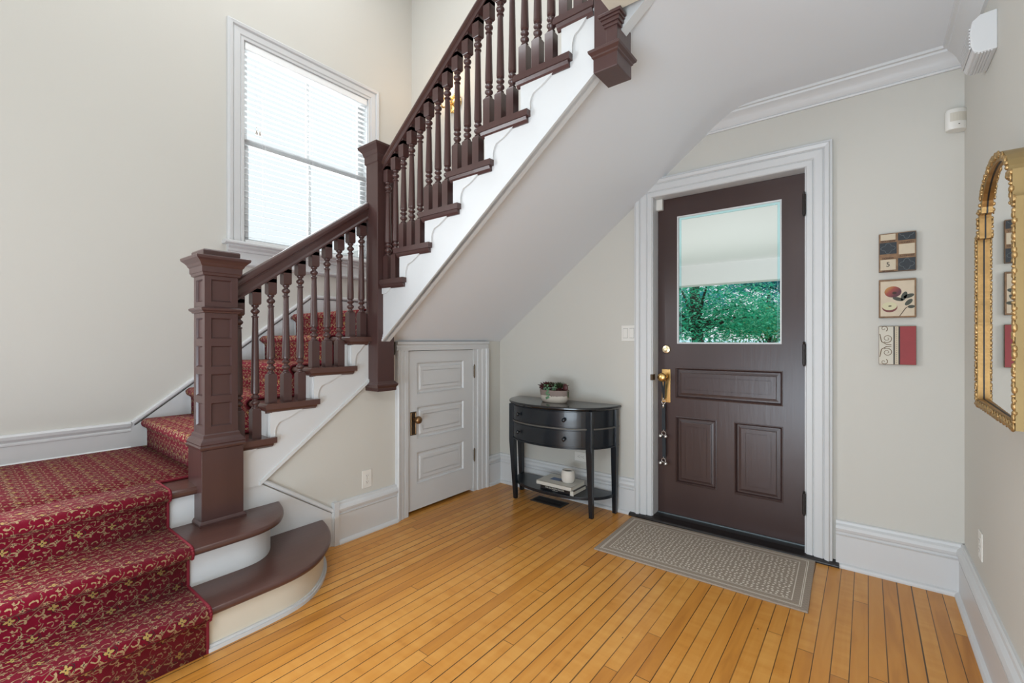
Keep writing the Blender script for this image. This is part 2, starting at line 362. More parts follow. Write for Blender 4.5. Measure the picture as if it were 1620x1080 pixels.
def E_(name, loc, label=None, cat=None, group=None, kind=None):
    o = bpy.data.objects.new(name, None); o.empty_display_size = 0.05; COL.objects.link(o); o.location = loc
    return tag(o, label, cat, group, kind)
def sbox(name, m, *a, parent=None, bevel=0.0):
    bm = nb(); B(bm, *a); return O(name, bm, m, parent, bevel=bevel)
def TXT(body, size, m, name, parent, origin, right, up, extr=0.0003, align='CENTER'):
    cu = bpy.data.curves.new('tmp', 'FONT'); cu.body = body; cu.size = size; cu.align_x = align; cu.align_y = 'CENTER'; cu.extrude = extr
    t = bpy.data.objects.new('tmp', cu); COL.objects.link(t)
    bpy.context.view_layer.update()
    dg = bpy.context.evaluated_depsgraph_get()
    me = bpy.data.meshes.new_from_object(t.evaluated_get(dg)); bpy.data.objects.remove(t)
    r = Vector(right).normalized(); u = Vector(up).normalized(); n = r.cross(u)
    mt = Matrix((( r.x, u.x, n.x, origin[0]), (r.y, u.y, n.y, origin[1]), (r.z, u.z, n.z, origin[2]), (0, 0, 0, 1)))
    me.transform(mt); me.name = name; me.materials.clear(); me.materials.append(M[m])
    o = bpy.data.objects.new(name, me); COL.objects.link(o); o.parent = parent
    if parent: o.matrix_parent_inverse = parent.matrix_basis.inverted()
    return o

# ------------------------------------------------------------------ key dimensions
YW = 3.105; XR = 0.375; XL = -3.78; XC = -2.57; ZC = 2.68; R_ = 0.1815
def struct(name, bm, m, **k):
    o = O(name, bm, m, **k); o['kind'] = 'structure'; return o

# floor
bm = nb(); B(bm, -3.9, 0.5, -2.6, 3.26, -0.1, 0.0); struct('floor', bm, 'floor')
# back wall with the front door opening
DX0, DX1, DZ1 = -1.180, -0.278, 2.250
bm = nb(); B(bm, XL-0.12, DX0, YW, YW+0.15, 0, 5.3); B(bm, DX1, XR+0.12, YW, YW+0.15, 0, 5.3); B(bm, DX0, DX1, YW, YW+0.15, DZ1, 5.3)
struct('wall_back', bm, 'wall')
bm = nb(); B(bm, XR, XR+0.12, -2.6, YW, 0, 5.3); struct('wall_right', bm, 'wall')
bm = nb(); B(bm, XL-0.12, XR+0.12, -2.75, -2.6, 2.40, 5.3); struct('wall_front_blocker', bm, 'wall')  # unseen upper wall, added to block light from behind the camera
WY0, WY1, WZ0, WZ1 = 1.468, 2.570, 2.000, 3.560
bm = nb(); B(bm, XL-0.12, XL, -2.6, WY0, 0, 5.3); B(bm, XL-0.12, XL, WY1, YW, 0, 5.3); B(bm, XL-0.12, XL, WY0, WY1, 0, WZ0); B(bm, XL-0.12, XL, WY0, WY1, WZ1, 5.3)
struct('wall_left', bm, 'wall')
bm = nb(); B(bm, XL-0.12, XR+0.12, -2.6, YW+0.15, 5.3, 5.4); struct('ceiling_upper', bm, 'ceil')
# closet wall under the stair
CY0, CY1, CZ1 = 2.068, 2.790, 1.180
def strz(y): return 0.478 + 0.744*(y-1.068)
bm = nb()
PR(bm, [(0.88, 0), (CY0, 0), (CY0, 1.27), (1.95, strz(1.95)), (1.068, strz(1.068)+0.02), (0.88, 0.45)], 'x', XC-0.09, XC)
B(bm, XC-0.09, XC, CY0, CY1, CZ1, 1.255); B(bm, XC-0.09, XC, CY1, YW, 0, 1.255)
struct('wall_stair', bm, 'wall')
# ceiling with sloping soffit under the upper flight
ZX = -0.70; SL = (ZC-1.24)/(ZX-XC)
bm = nb()
curve = []
th = math.atan(SL); Rc = 0.55; t = Rc*math.tan(th/2)
for k in range(9):
    a = th*(1-k/8); curve.append((ZX + t - Rc*math.sin(a) , ZC - Rc + Rc*math.cos(a)))
prof = [(XC, 1.24)] + curve + [(XR, ZC), (XR, ZC+0.06), (ZX-0.1, ZC+0.06), (XC-0.10, 1.30), (XC-0.10, 1.24)]
PR(bm, prof, 'y', 1.80, YW)
B(bm, ZX-0.06, XR, -2.6, 1.80, ZC, ZC+0.06)
struct('ceiling', bm, 'ceil', smooth=True, auto=25)
bm = nb(); B(bm, -0.838, -0.70, -2.6, 1.738, 2.608, 2.90); struct('trim_1', bm, 'cream', bevel=0.004)
# second floor slab
bm = nb(); B(bm, -0.70, XR, -2.6, YW, ZC+0.06, 2.904); struct('floor_upper', bm, 'floor')

# baseboards ------------------------------------------------------
BH = 0.255
BP = [(0, 0), (0.020, 0), (0.020, 0.006), (0.033, 0.006) , (0.036, 0.0)]
def base_prof(h=BH):
    return [(0, 0), (0.040, 0), (0.040, 0.008), (0.034, 0.018), (0.022, 0.024), (0.022, h-0.082), (0.026, h-0.074), (0.020, h-0.072), (0.020, h-0.060), (0.030, h-0.055), (0.034, h-0.040), (0.028, h-0.026), (0.016, h-0.016), (0.014, h-0.004), (0.008, h), (0, h)]
def base_y(name, x, y0, y1, z0=0.0, h=BH, s=1, parent=None, m='white'):
    bm = nb(); PR(bm, [(x+s*a, z0+b) for a, b in base_prof(h)], 'y', y0, y1); return struct(name, bm, m) if not parent else O(name, bm, m, parent)
def base_x(name, y, x0, x1, z0=0.0, h=BH):
    bm = nb(); PR(bm, [(y-a, z0+b) for a, b in base_prof(h)], 'x', x0, x1); return struct(name, bm, 'white')
base_x('baseboard_back', YW, -0.136, XR); base_x('baseboard_back', YW, XC, -1.302)
base_y('baseboard_right', XR, -2.6, YW, s=-1)
base_y('baseboard_stair', XC, 1.525, 1.966); base_y('baseboard_stair', XC, 2.928, YW)
# landing and stair-side skirting on the left wall
def flat_prof(h): return [(0, 0), (0.030, 0), (0.030, 0.010), (0.020, 0.018), (0.020, h-0.066), (0.024, h-0.062), (0.024, h-0.052), (0.016, h-0.046), (0.026, h-0.030), (0.028, h-0.012), (0.020, h), (0, h)]
bm = nb(); PR(bm, [(XL+a, 3*R_+b) for a, b in flat_prof(0.178)], 'y', -2.6, 0.786); struct('baseboard_left', bm, 'white')
def skz(y): return 0.728 + 0.760*(y-0.786)
bm = nb()
PR(bm, [(0.786, 3*R_), (2.0, 3*R_), (2.0, skz(1.99)-0.03), (1.99, skz(1.99)-0.02), (0.786, 0.708)], 'x', XL, XL+0.018)
SW(bm, [(XL, 0.786, 0.722), (XL, 1.985, skz(1.985)), (XL, YW, skz(1.985)+0.004)], [(0.0, 0.0), (0.0, 0.02), (0.008, 0.026), (0.020, 0.026), (0.030, 0.018), (0.036, 0.018), (0.036, 0.0)], (1, 0, 0))
B(bm, XL, XL+0.018, 2.0, YW, 8*R_, 1.62)
struct('baseboard_left', bm, 'white')
bm = nb(); PR(bm, [(YW-a, 8*R_+b) for a, b in flat_prof(0.20)], 'x', XL, -2.53); struct('baseboard_back', bm, 'white')

# crown moulding
CP = [(0, 0), (0.0, -0.098), (0.012, -0.098), (0.016, -0.090), (0.012, -0.084), (0.020, -0.076), (0.030, -0.054), (0.048, -0.034), (0.066, -0.024), (0.070, -0.014), (0.082, -0.012), (0.086, 0.0)]
bm = nb()
SW(bm, [(ZX-0.12, YW, ZC), (XR, YW, ZC), (XR, -2.6, ZC)], [(a, b) for a, b in CP], (0, 0, 1))
struct('trim_2', bm, 'white', smooth=True, auto=30)

# ------------------------------------------------------------------ front door
CASE = [(0, 0), (0, 0.014), (0.004, 0.018), (0.030, 0.020), (0.034, 0.014), (0.040, 0.022), (0.078, 0.026), (0.084, 0.020), (0.090, 0.030), (0.108, 0.036), (0.114, 0.028), (0.124, 0.026), (0.126, 0.0)]
bm = nb()
SW(bm, [(DX0-0.002, YW, 0), (DX0-0.002, YW, DZ1-0.004), (DX1+0.002, YW, DZ1-0.004), (DX1+0.002, YW, 0)], [(-a, b) for a, b in CASE], (0, -1, 0))
# jamb lining
B(bm, DX0-0.001, DX0+0.004, YW-0.010, YW+0.15, 0, DZ1); B(bm, DX1-0.004, DX1+0.001, YW-0.010, YW+0.15, 0, DZ1); B(bm, DX0, DX1, YW-0.010, YW+0.15, DZ1-0.005, DZ1)
struct('trim_3', bm, 'white')
door = E_('door_1', (-0.73, 3.19, 0.0), kind='structure')
DF = 3.190; DB = 3.235
x0, x1, z0, z1 = -1.174, -0.284, 0.036, 2.243
G = (-1.040, -0.410, 1.226, 2.110); P1 = (-1.052, -0.404, 0.848, 1.060); P2 = (-1.050, -0.784, 0.260, 0.720); P3 = (-0.674, -0.404, 0.260, 0.720)
bm = nb()
B(bm, x0, G[0], DF, DB, z0, z1); B(bm, G[1], x1, DF, DB, z0, z1)
B(bm, G[0], G[1], DF, DB, G[3], z1); B(bm, G[0], G[1], DF, DB, P1[3], G[2]); B(bm, G[0], G[1], DF, DB, P2[3], P1[2]); B(bm, G[0], G[1], DF, DB, z0, P2[2])
B(bm, P2[1], P3[0], DF, DB, P2[2], P2[3])
for p in (P1, P2, P3):        # sticking and raised field
    SW(bm, [(p[0], DF, p[2]), (p[1], DF, p[2]), (p[1], DF, p[3]), (p[0], DF, p[3])], [(0.001, 0.004), (-0.004, 0.005), (-0.010, -0.002), (-0.014, -0.016), (0.001, -0.016)], (0, -1, 0), True)
    B(bm, p[0], p[1], DF+0.016, DB-0.01, p[2], p[3])
    a = 0.034
    SW(bm, [(p[0]+a, DF, p[2]+a), (p[1]-a, DF, p[2]+a), (p[1]-a, DF, p[3]-a), (p[0]+a, DF, p[3]-a)], [(0.012, -0.016), (0.0, -0.0145), (0.0, -0.007), (-0.004, -0.006), (-0.03, -0.006), (-0.03, -0.016)], (0, -1, 0), True)
    B(bm, p[0]+a+0.029, p[1]-a-0.029, DF+0.006, DF+0.017, p[2]+a+0.029, p[3]-a-0.029)
O('door_panel', bm, 'door', door)
# glass, bevel, white stop bead
bm = nb(); SW(bm, [(G[0], DF, G[2]), (G[1], DF, G[2]), (G[1], DF, G[3]), (G[0], DF, G[3])], [(0, 0.002), (-0.008, 0.0), (-0.010, -0.012), (0, -0.012)], (0, -1, 0), True)
O('glazing_bead', bm, 'white', door)
sbox('glass_pane', 'glass', G[0]+0.022, G[1]-0.022, DF+0.014, DF+0.017, G[2]+0.022, G[3]-0.022, parent=door)
bm = nb(); SW(bm, [(G[0], DF, G[2]), (G[1], DF, G[2]), (G[1], DF, G[3]), (G[0], DF, G[3])], [(0, -0.0175), (0, -0.0165), (-0.024, -0.0125), (-0.024, -0.0175)], (0, -1, 0), True)
O('glass_bevel', bm, 'bevglass', door)
for hz in (2.030, 1.168, 0.310):
    bm = nb(); LA(bm, [(0.004, -0.068), (0.0065, -0.064), (0.0065, -0.060), (0.0085, -0.058), (0.0085, -0.022), (0.0075, -0.021), (0.0085, -0.020), (0.0085, 0.020), (0.0075, 0.021), (0.0085, 0.022), (0.0085, 0.058), (0.005, 0.062), (0.007, 0.068), (0.003, 0.074)], (-0.2845, 3.083, hz), 10)
    B(bm, -0.2840, -0.2815, 3.083, DF, hz-0.056, hz+0.056)
    O('hinge', bm, 'iron', door)
bm = nb(); LA(bm, [(0.030, 0), (0.030, -0.006), (0.026, -0.012), (0.012, -0.014), (0.010, -0.018)], (-1.114, DF, 1.186), 24, axis='y')
B(bm, -1.120, -1.108, DF-0.030, DF-0.014, 1.178, 1.186); O('deadbolt', bm, 'brassl', door, smooth=True, auto=35)
plate = sbox('lock_plate', 'brass', -1.146, -1.086, DF-0.006, DF, 0.812, 1.046, parent=door, bevel=0.002)
bm = nb(); LA(bm, [(0.014, 0), (0.012, -0.02), (0.010, -0.035), (0.016, -0.042), (0.027, -0.050), (0.031, -0.062), (0.029, -0.074), (0.020, -0.082), (0.008, -0.084)], (-1.122, DF-0.006, 0.992), 20, axis='y')
O('door_knob', bm, 'brass', plate, smooth=True)
# latch keeper on the jamb
sbox('strike_box', 'bronze', DX0-0.008, DX0+0.008, YW-0.028, YW+0.02, 0.972, 1.012, parent=door, bevel=0.001)
# alarm contact
s = sbox('door_alarm_contact', 'plastic', -1.178, -1.134, DF-0.030, DF, 2.168, 2.244, bevel=0.003)
tag(s, 'small white magnetic alarm contact at the top left corner of the brown front door', 'alarm sensor')
# threshold
bm = nb()
PR(bm, [(3.055, 0), (3.250, 0), (3.250, 0.030), (3.120, 0.030), (3.085, 0.024), (3.062, 0.018), (3.055, 0.010)], 'x', -1.340, -0.120)
struct('trim_4', bm, 'blackwood', bevel=0.002)
bm = nb(); B(bm, DX0+0.006, DX1-0.006, 3.176, 3.186, 0.030, 0.037); struct('trim_5', bm, mat('sill_metal', (0.16, 0.19, 0.20), 0.4, 0.5))

# strap with sleigh bells
sb = E_('bell_strap', (-1.135, DF-0.055, 0.95), 'dark strap of little sleigh bells hanging from the brass front door knob', 'door bells')
yb = DF-0.030
def strip(bm, pts, w, t=0.003):
    for (xa, ya, za), (xb, yb_, zb) in zip(pts, pts[1:]):
        vs = [bm.verts.new(p) for p in ((xa-w, ya, za), (xa+w, ya, za), (xa+w, ya+t, za), (xa-w, ya+t, za), (xb-w, yb_, zb), (xb+w, yb_, zb), (xb+w, yb_+t, zb), (xb-w, yb_+t, zb))]
        for f in ((0, 3, 2, 1), (4, 5, 6, 7), (0, 1, 5, 4), (1, 2, 6, 5), (2, 3, 7, 6), (3, 0, 4, 7)): bm.faces.new([vs[i] for i in f])
bm = nb(); strip(bm, [(-1.132, yb-0.022, 0.974), (-1.128, yb-0.008, 0.90), (-1.126, yb, 0.835)], 0.006); strip(bm, [(-1.112, yb-0.018, 0.974), (-1.120, yb-0.004, 0.90), (-1.124, yb+0.004, 0.835)], 0.006)
TU(bm, [(-1.122+0.013*math.cos(a), DF-0.045, 0.982+0.02*math.sin(a)) for a in [PI*k/8 for k in range(9)]], 0.004, 6)
O('strap_loop', bm, 'strap', sb)
bm = nb(); strip(bm, [(-1.124, yb, 0.800), (-1.126, yb+0.002, 0.700), (-1.124, yb, 0.615)], 0.012); O('strap', bm, 'strap', sb)
bm = nb(); strip(bm, [(-1.124, yb, 0.580), (-1.122, yb+0.002, 0.500), (-1.122, yb, 0.425)], 0.012); O('strap', bm, 'strap', sb)
def ring(bm, c, r, w, seg=16):
    pts = [(c[0]+r*math.cos(2*PI*k/seg), c[1], c[2]+r*math.sin(2*PI*k/seg)) for k in range(seg+1)]; TU(bm, pts, w, 6)
bm = nb(); ring(bm, (-1.125, yb, 0.818), 0.013, 0.0022); BL(bm, (-1.125, yb-0.003, 0.842), 0.005); TU(bm, [(-1.125, yb-0.002, 0.806), (-1.125, yb-0.002, 0.775)], [0.005, 0.009], 8)
O('snap_hook', bm, 'chrome', sb, smooth=True)
for zz in (0.598, 0.408):
    bm = nb(); ring(bm, (-1.124, yb-0.002, zz), 0.014, 0.002); BL(bm, (-1.124, yb-0.004, zz+0.022), 0.0035); O('bell_ring', bm, 'chrome', sb, smooth=True)
    for dx in (-0.019, 0.018):
        bm = nb(); BL(bm, (-1.124+dx, yb-0.008, zz-0.020), 0.014); B(bm, -1.124+dx-0.010, -1.124+dx+0.010, yb-0.0225, yb-0.020, zz-0.024, zz-0.021); O('sleigh_bell', bm, 'chrome', sb, smooth=True)

# ------------------------------------------------------------------ closet door
cd = E_('door_2', (XC, 2.41, 0), kind='structure')
XF = XC-0.004; y0, y1, z0, z1 = 2.074, 2.756, 0.022, 1.172
PN = [(2.165, 2.650, 0.858, 1.087), (2.165, 2.650, 0.534, 0.764), (2.165, 2.650, 0.206, 0.434)]
bm = nb(); XB = XF-0.035
B(bm, XB, XF, y0, PN[0][0], z0, z1); B(bm, XB, XF, PN[0][1], y1, z0, z1)
zs = [z0, PN[2][2], PN[2][3], PN[1][2], PN[1][3], PN[0][2], PN[0][3], z1]
for i in range(0, 8, 2): B(bm, XB, XF, PN[0][0], PN[0][1], zs[i], zs[i+1])
for p in PN:
    q = [(XF, p[0], p[2]), (XF, p[1], p[2]), (XF, p[1], p[3]), (XF, p[0], p[3])]
    SW(bm, q, [(0.001, 0.0), (-0.003, 0.0), (-0.010, -0.012), (0.001, -0.012)], (1, 0, 0), True)
    B(bm, XB, XF-0.012, p[0], p[1], p[2], p[3])
    a = 0.030; q = [(XF, p[0]+a, p[2]+a), (XF, p[1]-a, p[2]+a), (XF, p[1]-a, p[3]-a), (XF, p[0]+a, p[3]-a)]
    SW(bm, q, [(0.010, -0.012), (0.0, -0.008), (-0.003, -0.005), (-0.03, -0.005), (-0.03, -0.012)], (1, 0, 0), True)
    B(bm, XF-0.014, XF-0.005, p[0]+a+0.028, p[1]-a-0.028, p[2]+a+0.028, p[3]-a-0.028)
O('door_panel', bm, 'white', cd)
pl = sbox('lock_plate', 'bronze', XF, XF+0.004, 2.100, 2.155, 0.566, 0.734, parent=cd, bevel=0.001)
bm = nb(); SW(bm, [(XF+0.004, 2.106, 0.574), (XF+0.004, 2.149, 0.574), (XF+0.004, 2.149, 0.726), (XF+0.004, 2.106, 0.726)], [(0.002, 0.0), (0.0, 0.002), (-0.002, 0.0)], (1, 0, 0), True); O('plate_bead', bm, 'bronzek', pl)
bm = nb(); LA(bm, [(0.012, 0.0), (0.010, 0.018), (0.009, 0.030), (0.016, 0.036), (0.025, 0.044), (0.028, 0.056), (0.024, 0.068), (0.012, 0.075), (0.002, 0.077)], (XF+0.004, 2.128, 0.681), 20, axis='x'); O('door_knob', bm, 'bronzek', pl, smooth=True)
bm = nb(); B(bm, XF+0.0035, XF+0.0046, 2.125, 2.131, 0.622, 0.640); O('keyhole', bm, 'slot', pl)
for hz in (0.993, 0.300):
    bm = nb(); LA(bm, [(0.003, -0.056), (0.006, -0.052), (0.0055, -0.047), (0.0075, -0.045), (0.0075, 0.045), (0.0055, 0.047), (0.006, 0.052), (0.003, 0.056)], (XF+0.008, 2.765, hz), 10); B(bm, XF-0.002, XF+0.004, 2.757, 2.780, hz-0.042, hz+0.042); O('hinge', bm, 'bronze', cd)
C2 = [(0, 0), (0, 0.016), (0.030, 0.018), (0.034, 0.012), (0.040, 0.020), (0.066, 0.024), (0.072, 0.018), (0.078, 0.030), (0.096, 0.034), (0.102, 0.026), (0.104, 0.0)]
C3 = [(a*1.28, b) for a, b in C2]
bm = nb()
for prof_, q in ((C2, [(XC, CY0, 0), (XC, CY0, 1.16)]),):
    pass
SW(bm, [(XC, CY0+0.002, 0), (XC, CY0+0.002, CZ1)], [(-a, b) for a, b in C2], (1, 0, 0))
SW(bm, [(XC, 2.800, CZ1), (XC, 2.800, 0)], [(-a*1.22, b) for a, b in C2], (1, 0, 0))
PR(bm, [(XC, CZ1-0.004), (XC+0.018, CZ1-0.004), (XC+0.022, 1.20), (XC+0.018, 1.215), (XC+0.030, 1.222), (XC+0.030, 1.240), (XC, 1.240)], 'y', 1.966, 2.926)
B(bm, XC-0.06, XC+0.004, 2.757, 2.802, 0, CZ1)
struct('trim_6', bm, 'white')

# ------------------------------------------------------------------ window
win = E_('window_1', (XL, 2.02, 2.0), kind='structure')
WC = [(0, 0), (0, 0.014), (0.018, 0.016), (0.022, 0.010), (0.030, 0.018), (0.070, 0.022), (0.076, 0.016), (0.084, 0.030), (0.104, 0.034), (0.112, 0.024), (0.116, 0.022), (0.118, 0.0)]
bm = nb(); SW(bm, [(XL, WY0, WZ0), (XL, WY0, WZ1), (XL, WY1, WZ1), (XL, WY1, WZ0)], [(-a, b) for a, b in WC], (1, 0, 0))
B(bm, XL-0.12, XL+0.002, WY0-0.002, WY0+0.006, WZ0, WZ1); B(bm, XL-0.12, XL+0.002, WY1-0.006, WY1+0.002, WZ0, WZ1); B(bm, XL-0.12, XL+0.002, WY0, WY1, WZ1-0.006, WZ1+0.002)
O('window_casing', bm, 'white', win)
bm = nb(); PR(bm, [(XL-0.10, WZ0-0.002), (XL+0.066, WZ0-0.002), (XL+0.074, WZ0-0.010), (XL+0.074, WZ0-0.022), (XL+0.062, WZ0-0.030), (XL-0.10, WZ0-0.030)], 'y', WY0-0.148, WY1+0.148); O('window_stool', bm, 'white', win)
bm = nb(); PR(bm, [(XL, WZ0-0.030), (XL+0.052, WZ0-0.030), (XL+0.052, WZ0-0.042), (XL+0.034, WZ0-0.058), (XL+0.032, WZ0-0.075), (XL+0.022, WZ0-0.080), (XL+0.022, WZ0-0.150), (XL+0.030, WZ0-0.155), (XL+0.030, WZ0-0.168), (XL+0.018, WZ0-0.180), (XL, WZ0-0.182)], 'y', WY0-0.118, WY1+0.118); O('window_apron', bm, 'white', win)
ZM = 2.80
for nm, (za, zb, xo) in (('upper_sash', (ZM-0.02, WZ1-0.006, -0.090)), ('lower_sash', (WZ0, ZM+0.02, -0.058))):
    bm = nb(); a = XL+xo-0.012; b = XL+xo+0.012
    B(bm, a, b, WY0+0.006, WY0+0.056, za, zb); B(bm, a, b, WY1-0.056, WY1-0.006, za, zb)
    B(bm, a, b, WY0+0.056, WY1-0.056, zb-0.04, zb); B(bm, a, b, WY0+0.056, WY1-0.056, za, za+0.045)
    ym = (WY0+WY1)/2; B(bm, a, b, ym-0.011, ym+0.011, za+0.045, zb-0.04)
    so = O(nm, bm, 'white', win)
    sbox('glass_pane', 'glass', XL+xo-0.002, XL+xo+0.001, WY0+0.05, WY1-0.05, za+0.04, zb-0.035, parent=so)
# blind
bl = E_('window_blind', (XL-0.02, 2.02, 2.0), 'white horizontal slatted wood blind lowered inside the stairwell window', 'window blind')
XBn = XL-0.020
bm = nb(); B(bm, XBn-0.018, XBn+0.026, WY0+0.010, WY1-0.010, WZ1-0.062, WZ1-0.008); O('headrail', bm, 'slat', bl, bevel=0.003)
zt = WZ1-0.085; n = 33; pitch = (zt-(WZ0+0.055))/(n-1)
proto = None
for i in range(n):
    z = zt-i*pitch
    if proto is None:
        bm = nb(); ta = math.radians(-9); c_, s_ = math.cos(ta), math.sin(ta); pts = []
        for w_, t_ in ((-0.024, -0.0012), (0, 0.0006), (0.024, -0.0012), (0.024, 0.0012), (0, 0.0030), (-0.024, 0.0012)):
            pts.append((w_*c_-t_*s_, w_*s_+t_*c_))
        PR(bm, pts, 'y', WY0+0.012-2.02, WY1-0.012-2.02)
        proto = O('slat', bm, 'slat', None); me = proto.data; proto.parent = bl; proto.location = (0, 0, z-2.0)
    else:
        o = proto.copy(); COL.objects.link(o); o.parent = bl; o.location = (0, 0, z-2.0)
bm = nb(); B(bm, XBn-0.022, XBn+0.022, WY0+0.012, WY1-0.012, WZ0+0.010, WZ0+0.028); O('bottom_rail', bm, 'slat', bl, bevel=0.003)
for yy in (WY0+0.16, 2.02, WY1-0.13):
    bm = nb(); TU(bm, [(XBn+0.026, yy, WZ0+0.02), (XBn+0.026, yy, WZ1-0.05)], 0.0012, 5); TU(bm, [(XBn-0.024, yy, WZ0+0.02), (XBn-0.024, yy, WZ1-0.05)], 0.0012, 5); O('ladder_cord', bm, 'slat', bl)
bm = nb(); TU(bm, [(XBn+0.034, WY0+0.09, WZ1-0.06), (XBn+0.034, WY0+0.09, 2.90)], 0.0013, 5); TU(bm, [(XBn+0.034, WY0+0.115, WZ1-0.06), (XBn+0.034, WY0+0.115, 2.90)], 0.0013, 5); O('pull_cord', bm, 'slat', bl)
for yy in (WY0+0.09, WY0+0.115):
    bm = nb(); LA(bm, [(0.003, 0.03), (0.006, 0.0), (0.010, -0.025), (0.008, -0.03)], (XBn+0.034, yy, 2.89), 8); O('cord_tassel', bm, 'chrome', bl, smooth=True)

# ------------------------------------------------------------------ staircase
st = E_('staircase', (-2.6, 1.2, 0), 'turning staircase with white risers and brackets and dark brown treads rising around the left corner', 'staircase')
TH = 0.030
# entry steps (rise towards -x); front outlines of bullnose treads
o1 = [(-2.045, -2.0), (-2.045, 0.90), (-2.052, 1.01), (-2.072, 1.09), (-2.112, 1.165), (-2.184, 1.248), (-2.277, 1.322), (-2.361, 1.370), (-2.470, 1.414), (-2.568, 1.436)]
o2 = [(-2.245, -2.0), (-2.238, 0.84), (-2.240, 0.93), (-2.258, 0.998), (-2.300, 1.062), (-2.363, 1.110), (-2.450, 1.150), (-2.568, 1.182)]
def smooth_outline(pts, it=2):
    for _ in range(it):
        q = [pts[0]]
        for a, b in zip(pts, pts[1:]):
            q.append((a[0]*.75+b[0]*.25, a[1]*.75+b[1]*.25)); q.append((a[0]*.25+b[0]*.75, a[1]*.25+b[1]*.75))
        q.append(pts[-1]); pts = q
    return pts
def offset(pts, d):
    out = []
    for i, p in enumerate(pts):
        a = pts[max(i-1, 0)]; b = pts[min(i+1, len(pts)-1)]; dx, dy = b[0]-a[0], b[1]-a[1]; l = math.hypot(dx, dy)
        out.append((p[0]-dy/l*d, p[1]+dx/l*d))
    out[0] = (out[0][0], pts[0][1]); return out
def bull(outline, z, xback, nm):
    out = smooth_outline(outline)
    bm = nb(); rings = []
    for ins, zz in ((0.012, z-TH), (0.004, z-TH+0.004), (0.0, z-0.018), (0.001, z-0.010), (0.006, z-0.002), (0.012, z)):
        q = offset(out, ins)
        q = [q[0]]+q[1:-1]+[(XC+0.001, q[-1][1])]+[(XC+0.001, 0.88), (xback, 0.88), (xback, -2.0)] if False else q[:-1]+[(XC+0.001, q[-1][1])]+[(xback, q[-1][1]) if xback > XC else (XC+0.001, 0.95), (xback, 0.95), (xback, -2.0)]
        rings.append([bm.verts.new((a, b, zz)) for a, b in q])
    n_ = len(rings[0])
    for a, b in zip(rings, rings[1:]):
        for k in range(n_): bm.faces.new([a[k], a[(k+1) % n_], b[(k+1) % n_], b[k]])
    bm.faces.new(rings[0][::-1]); bm.faces.new(rings[-1])
    return O(nm, bm, 'tread', st, smooth=True, auto=40)
bull(o1, R_, -2.9, 'tread'); bull(o2, 2*R_, -2.9, 'tread')
def riserc(outline, za, zb, d, m, t=0.02):
    out = smooth_outline(outline); a = offset(out, d); b = offset(out, d+t)
    bm = nb(); PR(bm, a[:-1]+[(XC+0.001, a[-1][1]), (XC+0.001, b[-1][1])]+b[:-1][::-1], 'z', za, zb); return O('riser', bm, m, st, smooth=True, auto=40)
riserc(o1, 0.0, R_-TH, 0.038, 'cream'); riserc(o2, R_, 2*R_-TH, 0.062, 'white')
out = [q for q in smooth_outline([(-2.045, 0.674)]+o1[1:])]; a = offset(out, 0.022); b = offset(out, 0.040); bm = nb()
PR(bm, a+b[::-1], 'z', 0.0, 0.016); a2 = offset(out, 0.030); PR(bm, a2+b[::-1], 'z', 0.016, 0.026); O('shoe_moulding', bm, 'white', st)
# landing
NX3 = -2.540
def nose(bm, n, d, z, axis, a, b, back, th=TH):
    """tread with rounded nose at n; runs in direction d(+1/-1) to back"""
    pts = [(n+d*0.006, z-th), (n+d*0.001, z-th+0.008), (n, z-0.015), (n+d*0.003, z-0.006), (n+d*0.010, z), (back, z), (back, z-th)]
    PR(bm, pts, axis, a, b)
bm = nb(); nose(bm, NX3, -1, 3*R_, 'y', -2.0, 0.905, XL, 0.035); O('landing', bm, 'tread', st)
bm = nb(); B(bm, -2.60, -2.580, -2.0, 0.95, 2*R_, 3*R_-0.035); O('riser', bm, 'white', st)
# lower flight treads (rise towards +y)
G1 = 0.245; NA = 0.840
XT0, XT1 = XL+0.018, -2.512
def low_tread(k, ny, yend, m='tread'):
    z = (4+k)*R_; bm = nb()
    nose(bm, ny, 1, z, 'x', XT0, -2.605, ny+G1+0.05)
    nose(bm, ny, 1, z, 'x', -2.605, XT1, yend)
    # scotia below nose and below return
    PR(bm, [(ny+0.016, z-TH), (ny+0.022, z-TH-0.012), (ny+0.034, z-TH-0.020), (ny+0.040, z-TH-0.020), (ny+0.040, z-TH)], 'x', XT0, XT1-0.018)
    PR(bm, [(XT1-0.008, z-TH), (XT1-0.014, z-TH-0.012), (XT1-0.026, z-TH-0.022), (XT1-0.036, z-TH-0.022), (XT1-0.036, z-TH)], 'y', ny+0.012, yend-0.014)
    return O('tread', bm, m, st)
for k in range(4): low_tread(k, NA+k*G1, NA+k*G1+0.305 if k < 3 else 1.738)
for k in range(5):
    yr = NA+k*G1+0.032; z0 = (3+k)*R_
    bm = nb(); B(bm, XT0, -2.577, yr, yr+0.018, z0, z0+R_-TH); O('riser', bm, 'white', st)
bm = nb(); nose(bm, NA+4*G1, 1, 8*R_, 'x', XT0, -2.50, YW-0.022); O('landing', bm, 'tread', st)
